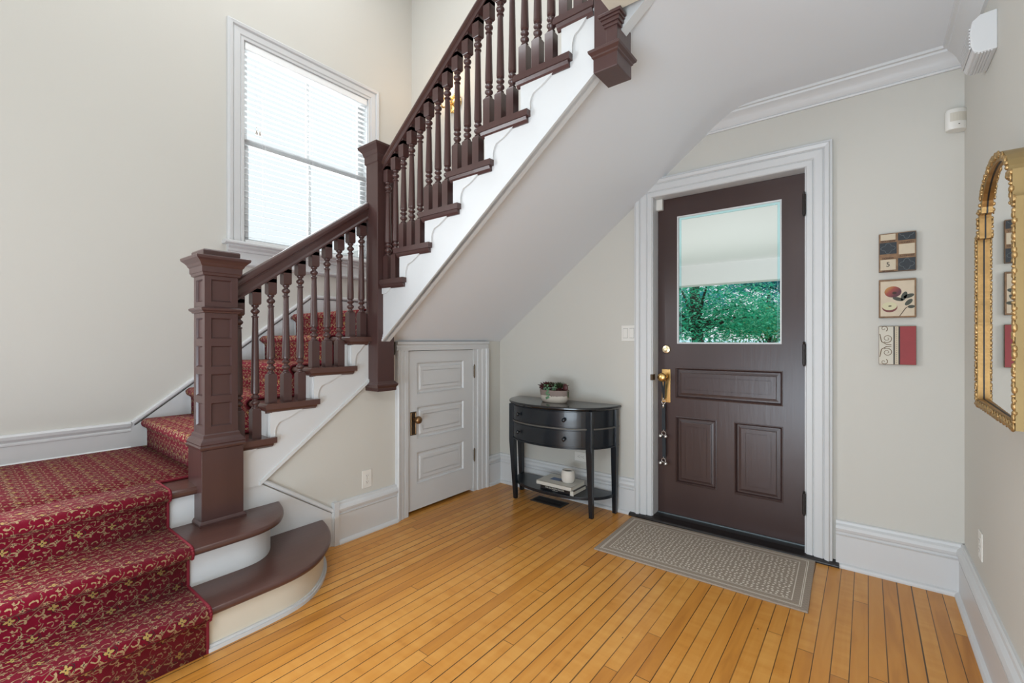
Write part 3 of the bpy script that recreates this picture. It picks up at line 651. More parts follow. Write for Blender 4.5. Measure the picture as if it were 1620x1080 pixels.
# lower string with brackets
def lower_string():
    bm = nb(); pts = [(0.90, strz(0.90)-0.12+0.12)]
    pts = [(1.068, strz(1.068))]
    pts += [(1.737, strz(1.737)), (1.737, 7*R_-TH)]
    for k in (3, 2, 1, 0):
        yr = NA+k*G1+0.029
        pts += [(yr, (4+k)*R_-TH), (yr, (3+k)*R_-TH)] if k > 0 else [(0.93, 4*R_-TH), (0.93, strz(1.068))]
    PR(bm, pts, 'x', -2.576, -2.545)
    # bottom bead
    PR(bm, [(1.068, strz(1.068)), (1.737, strz(1.737)), (1.737, strz(1.737)+0.022), (1.068, strz(1.068)+0.022)], 'x', -2.60, -2.536)
    return O('string_board', bm, 'white', st)
lower_string()
def ogee(a0, z0, a1, z1, n=10):
    """bracket lower edge from (a0,z0) low to (a1,z1) high"""
    pts = [(a0, z0), (a0, z0+(z1-z0)*0.22)]
    w = a1-a0; h = z1-z0
    pts += [(a0+w*0.03, z0+h*0.36), (a0+w*0.08, z0+h*0.46), (a0+w*0.10, z0+h*0.50), (a0+w*0.16, z0+h*0.53), (a0+w*0.30, z0+h*0.60), (a0+w*0.46, z0+h*0.72), (a0+w*0.60, z0+h*0.84), (a0+w*0.74, z0+h*0.91), (a0+w*0.92, z0+h*0.945), (a0+w, z0+h*0.95), (a0+w, z1)]
    return pts
for k in range(4):
    ya = NA+k*G1+0.055; yb2 = NA+k*G1+0.285 if k < 3 else 1.735
    zt_ = (4+k)*R_-TH; zlo = (4+k-1)*R_-TH + 0.02
    pts = ogee(NA+k*G1+0.032 + 0.028, zlo+0.01, yb2, zt_)
    bm = nb(); PR(bm, [(NA+k*G1+0.032, zlo+0.01)] + pts + [(NA+k*G1+0.032, zt_)], 'x', -2.545, -2.5335); O('bracket', bm, 'white', st)
# white panel below string beside the bullnose steps
bm = nb()
PR(bm, [(0.89, 0), (1.486, 0), (1.486, 0.200), (1.090, 0.472), (1.068, strz(1.068)+0.005), (0.93, strz(1.068)+0.12), (0.89, 0.60)], 'x', XC, XC+0.016)
SW(bm, [(XC, 1.076, 0.490), (XC, 1.486, 0.205), (XC, 1.486, 0.0)], [(0, 0), (0, 0.020), (-0.006, 0.026), (-0.016, 0.024), (-0.022, 0.018), (-0.022, 0)], (1, 0, 0))
B(bm, XC, XC+0.034, 1.494, 1.526, 0, 0.262)
O('skirt_panel', bm, 'white', st)
# upper flight (rises towards +x)
G2 = 0.2335; NU = -2.536; YU0 = 1.746
def usz(x): return 2.399 + 0.771*(x+0.945)
for k in range(7):
    nx = NU+k*G2; z = (9+k)*R_; xe = nx+0.322 if k < 6 else -0.925
    bm = nb(); xs = nx if k > 0 else -2.447
    nose(bm, nx, 1, z, 'y', 1.83, YW-0.001, nx+G2+0.05)
    nose(bm, xs, 1, z, 'y', YU0, 1.83, xe)
    PR(bm, [(YU0+0.008, z-TH), (YU0+0.014, z-TH-0.014), (YU0+0.024, z-TH-0.026), (YU0+0.034, z-TH-0.026), (YU0+0.034, z-TH)], 'x', max(nx+0.014, -2.447), xe-0.012)
    PR(bm, [(nx+0.014, z-TH), (nx+0.020, z-TH-0.014), (nx+0.032, z-TH-0.026), (nx+0.040, z-TH-0.026), (nx+0.040, z-TH)], 'y', 1.77, YW-0.001)
    O('tread', bm, 'brown', st)
for k in range(8):
    xr = NU+k*G2+0.032; z0 = (8+k)*R_
    bm = nb(); B(bm, xr, xr+0.018, 1.785, YW-0.001, z0, z0+R_-TH); O('riser', bm, 'white', st)
# upper string
bm = nb(); xs = -2.446
pts = [(xs, usz(xs)), (-0.914, usz(-0.914)), (-0.914, usz(-0.914)+0.05), (-0.60, usz(-0.60)+0.05), (-0.60, 2.90), (NU+7*G2+0.032, 2.90)]
for k in range(6, -1, -1):
    xr = NU+(k+1)*G2+0.032; pts += [(xr, (9+k)*R_-TH)] if k == 6 else []
    if k < 6: pass
pts = [(xs, usz(xs)), (-0.914, usz(-0.914)), (-0.914, usz(-0.914)+0.05), (-0.60, usz(-0.60)+0.05), (-0.60, 2.88), (NU+7*G2+0.032, 2.88), (NU+7*G2+0.032, 15*R_-TH)]
for k in range(6, 0, -1):
    xr = NU+k*G2+0.032; pts += [(xr, (9+k)*R_-TH), (xr, (8+k)*R_-TH)]
pts += [(xs, 9*R_-TH)]
PR(bm, pts, 'y', 1.778, 1.83)
for o_, w_, d_ in ((0.0, 0.014, 0.012), (0.018, 0.010, 0.008), (0.032, 0.012, 0.004)):
    za = lambda x: usz(x)+o_
    PR(bm, [(xs, za(xs)), (-0.92, za(-0.92)), (-0.92, za(-0.92)+w_), (xs, za(xs)+w_)], 'y', 1.778-d_, 1.80)
O('string_board', bm, 'white', st)
for k in range(7):
    nx = NU+k*G2; z = (9+k)*R_-TH; a0 = max(nx+0.092, -2.444); a1 = nx+0.300
    if k == 6: a1 = -0.924
    a0l = max(nx+0.036, -2.444)
    if k == 0: pts = [(a0l, z-0.058), (a0l+0.03, z-0.057), (a0l+0.06, z-0.045), (a0l+0.09, z-0.022), (a1-0.05, z-0.012), (a1, z-0.012), (a1, z), (a0l, z)]
    else: pts = [(a0l, z-R_+0.03)] + ogee(a0, z-R_+0.03, a1, z) + [(a0l, z)]
    bm = nb(); PR(bm, pts, 'y', 1.7665, 1.7785); O('bracket', bm, 'white', st)

# ------------------------------------------------------------------ carpet
CT = 0.010
def carpet_path(steps):
    """steps: list of 2D pts (run, z) of the carpet top surface; returns rounded path"""
    return steps
def carpet_run(bm, uv, path, lat0, lat1, mapf, u0=0.0, edge=(True, True)):
    n_ = 40; L = [0.0]
    for a, b in zip(path, path[1:]): L.append(L[-1]+math.hypot(b[0]-a[0], b[1]-a[1]))
    rows = []
    for p in path: rows.append([bm.verts.new(mapf(p[0], lat0+(lat1-lat0)*j/4, p[1])) for j in range(5)])
    for i in range(len(path)-1):
        for j in range(4):
            f = bm.faces.new([rows[i][j], rows[i+1][j], rows[i+1][j+1], rows[i][j+1]]); f.smooth = True
            for lp, (ii, jj) in zip(f.loops, ((i, j), (i+1, j), (i+1, j+1), (i, j+1))): lp[uv].uv = (lat0+(lat1-lat0)*jj/4, L[ii])
    # bound edges
    for e, lat, s in ((edge[0], lat0, 1), (edge[1], lat1, -1)):
        if not e: continue
        pp = [Vector(mapf(p[0], lat, p[1])) for p in path]
        for a, b in zip(pp, pp[1:]):
            if (b-a).length < 1e-5: continue
            TUb(bm, a, b, 0.0030)
def TUb(bm, a, b, r):
    d = (b-a).normalized(); s = d.cross(Vector((0.31, 0.52, 0.79))).normalized(); t = d.cross(s)
    ra = [bm.verts.new(a+(s*math.cos(2*PI*k/6)+t*math.sin(2*PI*k/6))*r) for k in range(6)]; rb = [bm.verts.new(b+(s*math.cos(2*PI*k/6)+t*math.sin(2*PI*k/6))*r) for k in range(6)]
    for k in range(6):
        f = bm.faces.new([ra[k], ra[(k+1) % 6], rb[(k+1) % 6], rb[k]]); f.material_index = 1
def step_path(noses, risers, zs, d, z_start, end):
    """noses[i]: nose position, risers[i]: riser position; d = direction of climb"""
    p = []
    z = z_start
    for nz_, rz_, zt_ in zip(noses, risers, zs):
        p += [(rz_-d*CT, z+CT if p else z), (rz_-d*CT, zt_-0.062), (rz_-d*(CT+0.004), zt_-0.048), (nz_-d*(CT-0.004), zt_-0.034)]
        for k in range(1, 8):
            a = -PI/2 + PI*k/8*1.0
            p.append((nz_+d*0.016 - d*(0.016+CT)*math.cos(a), zt_-0.015 + (0.015+CT)*math.sin(a)))
        p.append((nz_+d*0.02, zt_+CT)); z = zt_
    p.append((end, z+CT))
    return p
cbm = bmesh.new(); uvl = cbm.loops.layers.uv.new('UVMap')
p = step_path([-2.045, -2.245, NX3], [-2.083, -2.307, -2.580], [R_, 2*R_, 3*R_], -1, 0.0, -2.745)
carpet_run(cbm, uvl, p, -1.9, 0.672, lambda r, l, z: (r, l, z), edge=(False, True))
LX0, LX1 = XL+0.072, -2.735
p = [(-1.9, 3*R_+CT), (0.862, 3*R_+CT)] + step_path([NA+k*G1 for k in range(5)], [NA+k*G1+0.032 for k in range(5)], [(4+k)*R_ for k in range(5)], 1, 3*R_, 3.0)[1:]
carpet_run(cbm, uvl, p[:2], LX0-0.03, LX1, lambda r, l, z: (l, r, z), edge=(False, False))
TUb(cbm, Vector((LX1, 0.672, 3*R_+CT-0.003)), Vector((LX1, 0.862, 3*R_+CT-0.003)), 0.0035)
carpet_run(cbm, uvl, p[1:], LX0, LX1, lambda r, l, z: (l, r, z), edge=(False, True))
p = step_path([NU+k*G2 for k in range(8)], [NU+k*G2+0.032 for k in range(8)], [(9+k)*R_ for k in range(8)], 1, 8*R_, -0.4)
carpet_run(cbm, uvl, p, 1.98, 3.02, lambda r, l, z: (r, l, z))
bmesh.ops.recalc_face_normals(cbm, faces=cbm.faces)
me = bpy.data.meshes.new('stair_carpet'); cbm.to_mesh(me); cbm.free(); me.materials.append(M['carpet']); me.materials.append(M['binding'])
co = bpy.data.objects.new('stair_carpet', me); COL.objects.link(co)
md = co.modifiers.new('thick', 'SOLIDIFY'); md.thickness = 0.008; md.offset = -1 if False else 0.0
tag(co, 'deep red floral carpet runner bound in crimson running over the steps and landing', 'carpet')

# ------------------------------------------------------------------ railings
def baluster(cx, cy, zb, ztop, slope, axis, parent, ztop_in=0.012, bl_=0.085):
    bm = nb(); h = 0.0225
    SQ(bm, [(h, zb), (h, zb+0.150), (h*0.72, zb+0.160)], cx, cy)
    z1_ = zb+0.158; z2_ = ztop-bl_
    r = 0.001
    prof = [(0.0150, z1_), (0.0190, z1_+0.004), (0.0190, z1_+0.008), (0.0125, z1_+0.013), (0.0120, z1_+0.018), (0.0205, z1_+0.027), (0.0222, z1_+0.033), (0.0205, z1_+0.039), (0.0112, z1_+0.048), (0.0112, z1_+0.051), (0.0195, z1_+0.058), (0.0215, z1_+0.063), (0.0190, z1_+0.069), (0.0130, z1_+0.074), (0.0130, z1_+0.077), (0.0200, z1_+0.083), (0.0205, z1_+0.092)]
    zt_ = z2_-0.070
    zz = z1_+0.092
    for q in (0.0, 0.05, 0.2, 0.45, 0.7, 0.9, 1.0): prof.append((0.0210-0.0068*q, zz+(zt_-zz)*q*0.999+0.0004))
    prof += [(0.0138, zt_+0.001), (0.0185, zt_+0.003), (0.0185, zt_+0.008), (0.0112, zt_+0.013), (0.0112, zt_+0.020), (0.0195, zt_+0.027), (0.0222, zt_+0.034), (0.0205, zt_+0.041), (0.0112, zt_+0.050), (0.0112, zt_+0.054), (0.0180, zt_+0.060), (0.0190, zt_+0.066), (0.0145, zt_+0.071)]
    LA(bm, prof, (cx, cy, 0), 14)
    SQ(bm, [(h*0.80, z2_-0.001), (h, z2_+0.007), (h, ztop+0.0)], cx, cy)
    # slanted top into the rail
    e = slope*h
    if axis == 'y': pts = [(cy-h, ztop-0.02), (cy+h, ztop-0.02), (cy+h, ztop+e+ztop_in), (cy-h, ztop-e+ztop_in)]; PR(bm, pts, 'x', cx-h, cx+h)
    else: pts = [(cx-h, ztop-0.02), (cx+h, ztop-0.02), (cx+h, ztop+e+ztop_in), (cx-h, ztop-e+ztop_in)]; PR(bm, pts, 'y', cy-h, cy+h)
    o = O('baluster', bm, 'brown', parent, smooth=True, auto=38); return o
def rail(bm, a0, z0, a1, z1, lat, axis, H, Wd):
    half = [(0.72, 0.0), (0.86, 0.02), (0.86, 0.10), (0.66, 0.20), (0.62, 0.40), (0.66, 0.50), (0.80, 0.53), (0.80, 0.57), (1.0, 0.62), (1.04, 0.72), (0.98, 0.84), (0.78, 0.94), (0.40, 0.99), (0.0, 1.0)]
    pr = [(x*Wd, y*H) for x, y in half] + [(-x*Wd, y*H) for x, y in half[-2::-1]]
    va, vb = [], []
    for l, h in pr:
        if axis == 'y': va.append(bm.verts.new((lat+l, a0, z0+h))); vb.append(bm.verts.new((lat+l, a1, z1+h)))
        else: va.append(bm.verts.new((a0, lat+l, z0+h))); vb.append(bm.verts.new((a1, lat+l, z1+h)))
    n_ = len(pr)
    for k in range(n_): bm.faces.new([va[k], va[(k+1) % n_], vb[(k+1) % n_], vb[k]])
    bm.faces.new(va); bm.faces.new(vb[::-1])
XBL = -2.573
def lrz(y): return 1.452 + 0.748*(y-0.96)
lr = E_('stair_railing', (XBL, 1.3, 4*R_), 'dark brown lower railing with turned balusters between the panelled newel and the middle newel', 'stair railing', 'railings of the turning stair')
bm = nb(); rail(bm, 0.940, lrz(0.940), 1.745, lrz(1.745), XBL, 'y', 0.116, 0.035); O('handrail', bm, 'brown', lr, smooth=True, auto=28)
for i, (y, k) in enumerate([(0.975, 0), (1.057, 0), (1.138, 1), (1.220, 1), (1.301, 1), (1.384, 2), (1.466, 2), (1.547, 2), (1.624, 3), (1.703, 3)]):
    baluster(XBL, y, (4+k)*R_, lrz(y), 0.748, 'y', lr)
YBU = 1.797
def urz(x): return 2.334 + 0.776*(x+2.449)
ur = E_('stair_railing', (-1.7, YBU, 9*R_), 'dark brown upper railing with turned balusters climbing steeply above the white soffit', 'stair railing', 'railings of the turning stair')
bm = nb(); rail(bm, -2.447, urz(-2.447), -0.918, urz(-0.918), YBU, 'x', 0.082, 0.033); O('handrail', bm, 'brown', ur, smooth=True, auto=28)
for k in range(7):
    for j in range(3):
        x = -2.263 + (k-1)*G2 + j*0.0778
        if x < -2.43 or x > -0.95: continue
        baluster(x, YBU, (9+k)*R_, urz(x), 0.776, 'x', ur, bl_=0.096)
del lr['group']; del ur['group']

# newel 1
NX, NY = -2.575, 0.873
n1 = E_('newel_post', (NX, NY, 2*R_), 'large panelled dark brown newel post with wide flat cap standing on the second step', 'newel post')
bm = nb(); SQ(bm, [(0.102, 0.363), (0.102, 0.374), (0.097, 0.382), (0.093, 0.386)], NX, NY); O('base_moulding', bm, 'brown', n1)
bm = nb(); B(bm, NX-0.092, NX+0.092, NY-0.092, NY+0.092, 0.363, 0.722); O('plinth', bm, 'brown', n1, bevel=0.002)
bm = nb(); SQ(bm, [(0.092, 0.720), (0.099, 0.726), (0.101, 0.736), (0.096, 0.744), (0.099, 0.750), (0.092, 0.764), (0.082, 0.776), (0.080, 0.790), (0.072, 0.796)], NX, NY); O('shaft_moulding', bm, 'brown', n1)
s = 0.0730; bm = nb(); B(bm, NX-s+0.010, NX+s-0.010, NY-s+0.010, NY+s-0.010, 0.78, 1.60)
pz = [(0.828, 0.946), (0.976, 1.086), (1.118, 1.224), (1.256, 1.360), (1.436, 1.548)]
edges_ = [0.78] + [v for p in pz for v in p] + [1.60]
sw = 0.026
for (sx, sy) in ((1, 1), (1, -1), (-1, 1), (-1, -1)):
    B(bm, NX+sx*s-(sw if sx > 0 else 0), NX+sx*s+(0 if sx > 0 else sw), NY+sy*s-(sw if sy > 0 else 0), NY+sy*s+(0 if sy > 0 else sw), 0.78, 1.60)
for i in range(0, len(edges_), 2):
    za, zb = edges_[i], edges_[i+1]
    B(bm, NX-s+sw, NX+s-sw, NY-s+0.0003, NY+s-0.0003, za, zb); B(bm, NX-s+0.0003, NX+s-0.0003, NY-s+sw, NY+s-sw, za, zb)
for za, zb in pz:
    pf = [(0, 0), (-0.002, 0.0), (-0.008, -0.009), (0, -0.010)]
    for sgn in (1, -1):
        SW(bm, [(NX+sgn*s, NY-sgn*(s-sw), za), (NX+sgn*s, NY+sgn*(s-sw), za), (NX+sgn*s, NY+sgn*(s-sw), zb), (NX+sgn*s, NY-sgn*(s-sw), zb)], pf, (sgn, 0, 0), True)
        SW(bm, [(NX+sgn*(s-sw), NY+sgn*s, za), (NX-sgn*(s-sw), NY+sgn*s, za), (NX-sgn*(s-sw), NY+sgn*s, zb), (NX+sgn*(s-sw), NY+sgn*s, zb)], pf, (0, sgn, 0), True)
O('shaft', bm, 'brown', n1)
bm = nb(); SQ(bm, [(0.074, 1.382), (0.080, 1.384), (0.082, 1.390), (0.090, 1.396), (0.092, 1.404), (0.086, 1.409), (0.074, 1.412)], NX, NY); O('collar', bm, 'brown', n1)
bm = nb(); SQ(bm, [(0.074, 1.562), (0.082, 1.566), (0.084, 1.576), (0.088, 1.580), (0.089, 1.606), (0.094, 1.612), (0.098, 1.622), (0.108, 1.634), (0.117, 1.642), (0.119, 1.652), (0.117, 1.656), (0.080, 1.664)], NX, NY)
SQ(bm, [(0.081, 1.660), (0.081, 1.684), (0.077, 1.690), (0.02, 1.692)], NX, NY); O('cap', bm, 'brown', n1)
# newel 2
NX2, NY2 = -2.510, 1.800
n2 = E_('newel_post', (NX2, NY2, 0.925), 'plain tall dark brown newel post at the turn where both railings meet', 'newel post')
bm = nb(); B(bm, NX2-0.0625, NX2+0.0625, NY2-0.063, NY2+0.066, 0.935, 2.42); O('shaft', bm, 'brown', n2, bevel=0.004)
bm = nb(); SQ(bm, [(0.070, 0.922), (0.072, 0.926), (0.072, 0.944), (0.080, 0.956), (0.081, 0.966), (0.074, 0.972), (0.066, 0.982), (0.062, 0.986)], NX2, NY2+0.004); O('drop_moulding', bm, 'brown', n2)
bm = nb(); SQ(bm, [(0.062, 2.384), (0.069, 2.392), (0.070, 2.436), (0.074, 2.442), (0.080, 2.462), (0.092, 2.478), (0.101, 2.488), (0.102, 2.500), (0.098, 2.504), (0.04, 2.532), (0.01, 2.536)], NX2, NY2); O('cap', bm, 'brown', n2)
# newel 3
NX3_, NY3 = -0.866, 1.808
n3 = E_('newel_post', (NX3_, NY3, 2.39), 'short dark brown newel drop hanging below the ceiling at the top of the upper railing', 'newel post')
bm = nb(); B(bm, -0.919, -0.812, 1.740, 1.880, 2.40, 4.05); O('shaft', bm, 'brown', n3, bevel=0.003)
bm = nb(); SQ(bm, [(0.053, 2.388), (0.0545, 2.392), (0.0545, 2.446), (0.060, 2.452), (0.061, 2.458), (0.070, 2.468), (0.072, 2.478), (0.066, 2.484), (0.054, 2.492)], -0.8655, 1.808, 1.30); O('drop_moulding', bm, 'brown', n3)
bm = nb()
for d_, za, zb in ((0.008, 2.556, 2.570), (0.014, 2.570, 2.586), (0.020, 2.586, 2.596), (0.026, 2.596, 2.608)): B(bm, -0.862-d_, -0.812+d_, 1.740-d_, 1.775, za, zb)
B(bm, -0.862, -0.8115, 1.738, 1.745, 2.49, 2.56)
O('ceiling_collar', bm, 'brown', n3, bevel=0.002)

# ------------------------------------------------------------------ console table
TX, TY = -1.858, 3.062
tb = E_('console_table', (TX, TY-0.18, 0), 'black half-round console table with two curved drawers and a low shelf against the wall', 'table')
def outl(hw, dp, n=2.25, seg=36, x0=-1.0, x1=1.0):
    pts = []
    for i in range(seg+1):
        a = PI*i/seg; cx_ = -math.cos(a); sx_ = math.sin(a)
        x = math.copysign(abs(cx_)**(2/n), cx_); y = sx_**(2/n)
        if x0-1e-6 <= x <= x1+1e-6: pts.append((TX+x*hw, TY-y*dp))
    return pts
HW, DP = 0.462, 0.385
bm = nb(); rings = []
for ins, z in ((0.016, 0.754), (0.008, 0.758), (0.004, 0.764), (0.0, 0.768), (0.0, 0.776), (0.004, 0.781), (0.010, 0.782)):
    rings.append([bm.verts.new((x, y, z)) for x, y in outl(HW-ins, DP-ins)])
n_ = len(rings[0])
for a, b in zip(rings, rings[1:]):
    for k in range(n_): bm.faces.new([a[k], a[(k+1) % n_], b[(k+1) % n_], b[k]])
bm.faces.new(rings[0][::-1]); bm.faces.new(rings[-1]); O('table_top', bm, 'blacktop', tb, smooth=True, auto=30)
def shell(ins0, ins1, z0, z1, xr0=-1.0, xr1=1.0, close=True):
    bm = nb(); a = outl(HW-ins0, DP-ins0, x0=xr0, x1=xr1, seg=72); b = outl(HW-ins1, DP-ins1, x0=xr0, x1=xr1, seg=72)
    PR(bm, a+b[::-1], 'z', z0, z1); return bm
O('apron', shell(0.026, 0.040, 0.488, 0.755), 'black', tb, smooth=True, auto=30)
for za, zb in ((0.488, 0.496), (0.624, 0.634)):
    O('bead', shell(0.018, 0.030, za, zb), 'edge' if za > 0.6 else 'black', tb)
for za, zb in ((0.506, 0.616), (0.642, 0.748)):
    dr = O('drawer', shell(0.020, 0.030, za, zb, -0.70, 0.70), 'black', tb, smooth=True, auto=30, bevel=0.002)
    for kx in (-0.215, 0.195):
        yy = TY-(DP-0.020)*(1-(abs(kx)/(HW-0.020))**2.25)**(1/2.25); zc = (za+zb)/2-0.002
        bm = nb(); LA(bm, [(0.006, 0.004), (0.005, -0.010), (0.012, -0.016), (0.015, -0.023), (0.012, -0.029), (0.003, -0.032)], (TX+kx, yy, zc), 14, axis='y'); O('knob', bm, 'black', dr, smooth=True)
def leg(xt, yt, xb, yb_, h=0.022):
    bm = nb(); v0 = []; 
    sec = [(xb, yb_, 0, 0.014), (xt, yt, 0.47, h), (xt, yt, 0.755, h)]
    rr = [[bm.verts.new((x+sx*w, y+sy*w, z)) for sx, sy in ((-1, -1), (1, -1), (1, 1), (-1, 1))] for x, y, z, w in sec]
    for a, b in zip(rr, rr[1:]):
        for k in range(4): bm.faces.new([a[k], a[(k+1) % 4], b[(k+1) % 4], b[k]])
    bm.faces.new(rr[0][::-1]); bm.faces.new(rr[-1]); return O('leg', bm, 'black', tb, bevel=0.002)
leg(TX-0.340, 2.815, TX-0.336, 2.845); leg(TX+0.340, 2.815, TX+0.336, 2.845); leg(TX-0.425, 3.030, TX-0.420, 3.040); leg(TX+0.425, 3.030, TX+0.420, 3.040)
bm = nb(); PR(bm, outl(0.425, 0.300), 'z', 0.120, 0.142); O('shelf', bm, 'black', tb, bevel=0.003)

# books and mug on the shelf
def book(name, x0, x1, y0, y1, z0, z1, cov, label, band=None):
    b = E_(name, ((x0+x1)/2, (y0+y1)/2, z0), label, 'book'); t = 0.003
    bm = nb(); B(bm, x0, x1, y0, y1, z1-t, z1); B(bm, x0, x1, y0, y1, z0, z0+t); B(bm, x0, x1, y0, y0+t, z0, z1); O('cover', bm, cov, b, bevel=0.0008)
    bm = nb(); B(bm, x0+0.004, x1-0.005, y0+t, y1-0.005, z0+t, z1-t); O('pages', bm, 'pages', b); return b
b1 = book('book', -1.925, -1.640, 2.800, 2.990, 0.142, 0.174, 'bookk', 'black-spined hardback book lying flat on the table shelf beneath the cream book')
TXT('THE BOURBON READER', 0.015, 'bookw', 'spine_title', b1, (-1.800, 2.7995, 0.161), (1, 0, 0), (0, 0, 1), 0.0004)
TXT('a collection', 0.010, 'bookw', 'spine_subtitle', b1, (-1.795, 2.7995, 0.149), (1, 0, 0), (0, 0, 1), 0.0004)
sbox('spine_label', 'bookw', -1.668, -1.6395, 2.7985, 2.801, 0.142, 0.1745, parent=b1)
b2 = book('book', -1.955, -1.655, 2.790, 2.995, 0.174, 0.203, 'bookw', 'cream hardback book with a small blue picture on its cover lying under the mug')
sbox('cover_picture', 'blueph', -1.885, -1.805, 2.865, 2.925, 0.203, 0.2036, parent=b2); sbox('cover_picture', 'brownph', -1.805, -1.770, 2.865, 2.925, 0.203, 0.2036, parent=b2)
bm = nb(); LA(bm, [(0.030, 0.0), (0.040, 0.003), (0.048, 0.016), (0.051, 0.035), (0.051, 0.060), (0.048, 0.080), (0.044, 0.090), (0.041, 0.092), (0.038, 0.088), (0.040, 0.060), (0.036, 0.020), (0.010, 0.014)], (-1.735, 2.885, 0.203), 28)
mg = O('candle_cup', bm, 'ceramic', None, smooth=True); tag(mg, 'rounded cream stoneware cup with dark opening standing on the books', 'cup')
bm = nb(); LA(bm, [(0.0375, 0.0), (0.0375, 0.004)], (-1.735, 2.885, 0.203+0.074), 24); o = O('dark_wax', bm, 'blk', mg)

# planter
PX, PY, PZ = -1.868, 2.905, 0.782
pt = E_('succulent_planter', (PX, PY, PZ), 'oval two-tone stoneware planter of mixed green and maroon succulents on the console table', 'potted plant')
def pot_mat():
    m = bpy.data.materials.new('two_tone_stoneware'); m.use_nodes = True; nt = m.node_tree; b = nt.nodes['Principled BSDF']
    tc = nt.nodes.new('ShaderNodeTexCoord'); sp = nt.nodes.new('ShaderNodeSeparateXYZ'); nt.links.new(tc.outputs['Object'], sp.inputs[0])
    nz = nt.nodes.new('ShaderNodeTexNoise'); nz.inputs['Scale'].default_value = 45; nt.links.new(tc.outputs['Object'], nz.inputs['Vector'])
    k = (Nd(nt, sp.outputs[2]) + (Nd(nt, nz.outputs[0])-0.5)*0.022).gt(PZ+0.052)
    mx = nt.nodes.new('ShaderNodeMix'); mx.data_type = 'RGBA'; nt.links.new(k.s, mx.inputs[0]); mx.inputs[6].default_value = (0.58, 0.51, 0.43, 1); mx.inputs[7].default_value = (0.25, 0.19, 0.165, 1)
    nt.links.new(mx.outputs[2], b.inputs['Base Color']); b.inputs['Roughness'].default_value = 0.75; return m
M['pot'] = pot_mat()
bm = nb(); LA(bm, [(0.098, 0.0), (0.104, 0.004), (0.115, 0.035), (0.121, 0.072), (0.123, 0.092), (0.116, 0.094), (0.112, 0.080), (0.05, 0.076)], (PX, PY, PZ), 32, 1, 0.62); O('pot', bm, M['pot'], pt, smooth=True, auto=50)
bm = nb(); LA(bm, [(0.103, 0.074), (0.08, 0.084), (0.01, 0.088)], (PX, PY, PZ), 24, 1, 0.60); O('soil', bm, 'soil', pt, smooth=True)
def rosette(c, r, n, m, tilt, wid=0.22, layers=4, nm='rosette'):
    bm = nb()
    for L in range(layers):
        el = tilt + (1.25-tilt)*L/max(1, layers-1); rr = r*(1-0.12*L)
        for k in range(n-L):
            a = 2*PI*(k+0.5*L)/(n-L) + random.uniform(-.15, .15)
            d = Vector((math.cos(a)*math.cos(el), math.sin(a)*math.cos(el), math.sin(el))); sd = Vector((-math.sin(a), math.cos(a), 0)); u = sd.cross(d)
            C_ = Vector(c); w = rr*wid
            pts = [C_-sd*w*.4, C_+d*rr*.5-sd*w-u*w*.2, C_+d*rr*1.0+u*0.0, C_+d*rr*.5+sd*w-u*w*.2, C_+sd*w*.4]
            top = [bm.verts.new(q) for q in pts]; lo = bm.verts.new(C_+d*rr*.5+u*w*.55*(-1)); hi = bm.verts.new(C_+d*rr*.45+u*w*.3)
            for i in range(4): bm.faces.new([top[i], top[i+1], hi]); bm.faces.new([top[i+1], top[i], lo])
            bm.faces.new([top[4], top[0], hi]); bm.faces.new([top[0], top[4], lo])
    return O(nm, bm, m, pt)
rosette((PX-0.060, PY-0.012, PZ+0.102), 0.080, 12, 'rsuc', 0.35); rosette((PX-0.052, PY+0.012, PZ+0.108), 0.060, 10, 'dsuc', 0.6)
rosette((PX+0.040, PY+0.006, PZ+0.102), 0.084, 15, 'dsuc', 0.35, 0.12); rosette((PX+0.060, PY-0.020, PZ+0.088), 0.042, 10, 'rsuc', 0.2, 0.3)
bm = nb()
for k in range(46):
    t = k/45.0
    if k < 26: c = (PX-0.02+random.uniform(-.045, .055), PY-0.03+random.uniform(-.03, .03), PZ+0.098+random.uniform(-.012, .036))
    else: c = (PX-0.012+random.uniform(-.014, .014)-0.0*t, PY-0.066-0.008*random.random(), PZ+0.095-(k-26)*0.0034+random.uniform(-.004, .004))
    BL(bm, c, random.uniform(.006, .0095), seg=7, rings=5)
O('trailing_succulent', bm, 'gsuc', pt, smooth=True)
bm = nb(); BL(bm, (PX+0.102, PY-0.010, PZ+0.116), 0.024, 0.011, 0.028); O('red_leaf', bm, 'rsuc', pt, smooth=True)
bm = nb(); BL(bm, (PX-0.118, PY-0.012, PZ+0.104), 0.014, 0.008, 0.010); BL(bm, (PX-0.104, PY-0.010, PZ+0.098), 0.014, 0.008, 0.009); O('red_leaf', bm, 'rsuc', pt, smooth=True)
bm = nb()
for k in range(5): BL(bm, (PX+0.124, PY-0.006, PZ+0.084-k*0.009), 0.006, 0.006, 0.007, 7, 5)
O('trailing_succulent', bm, 'dsuc', pt, smooth=True)

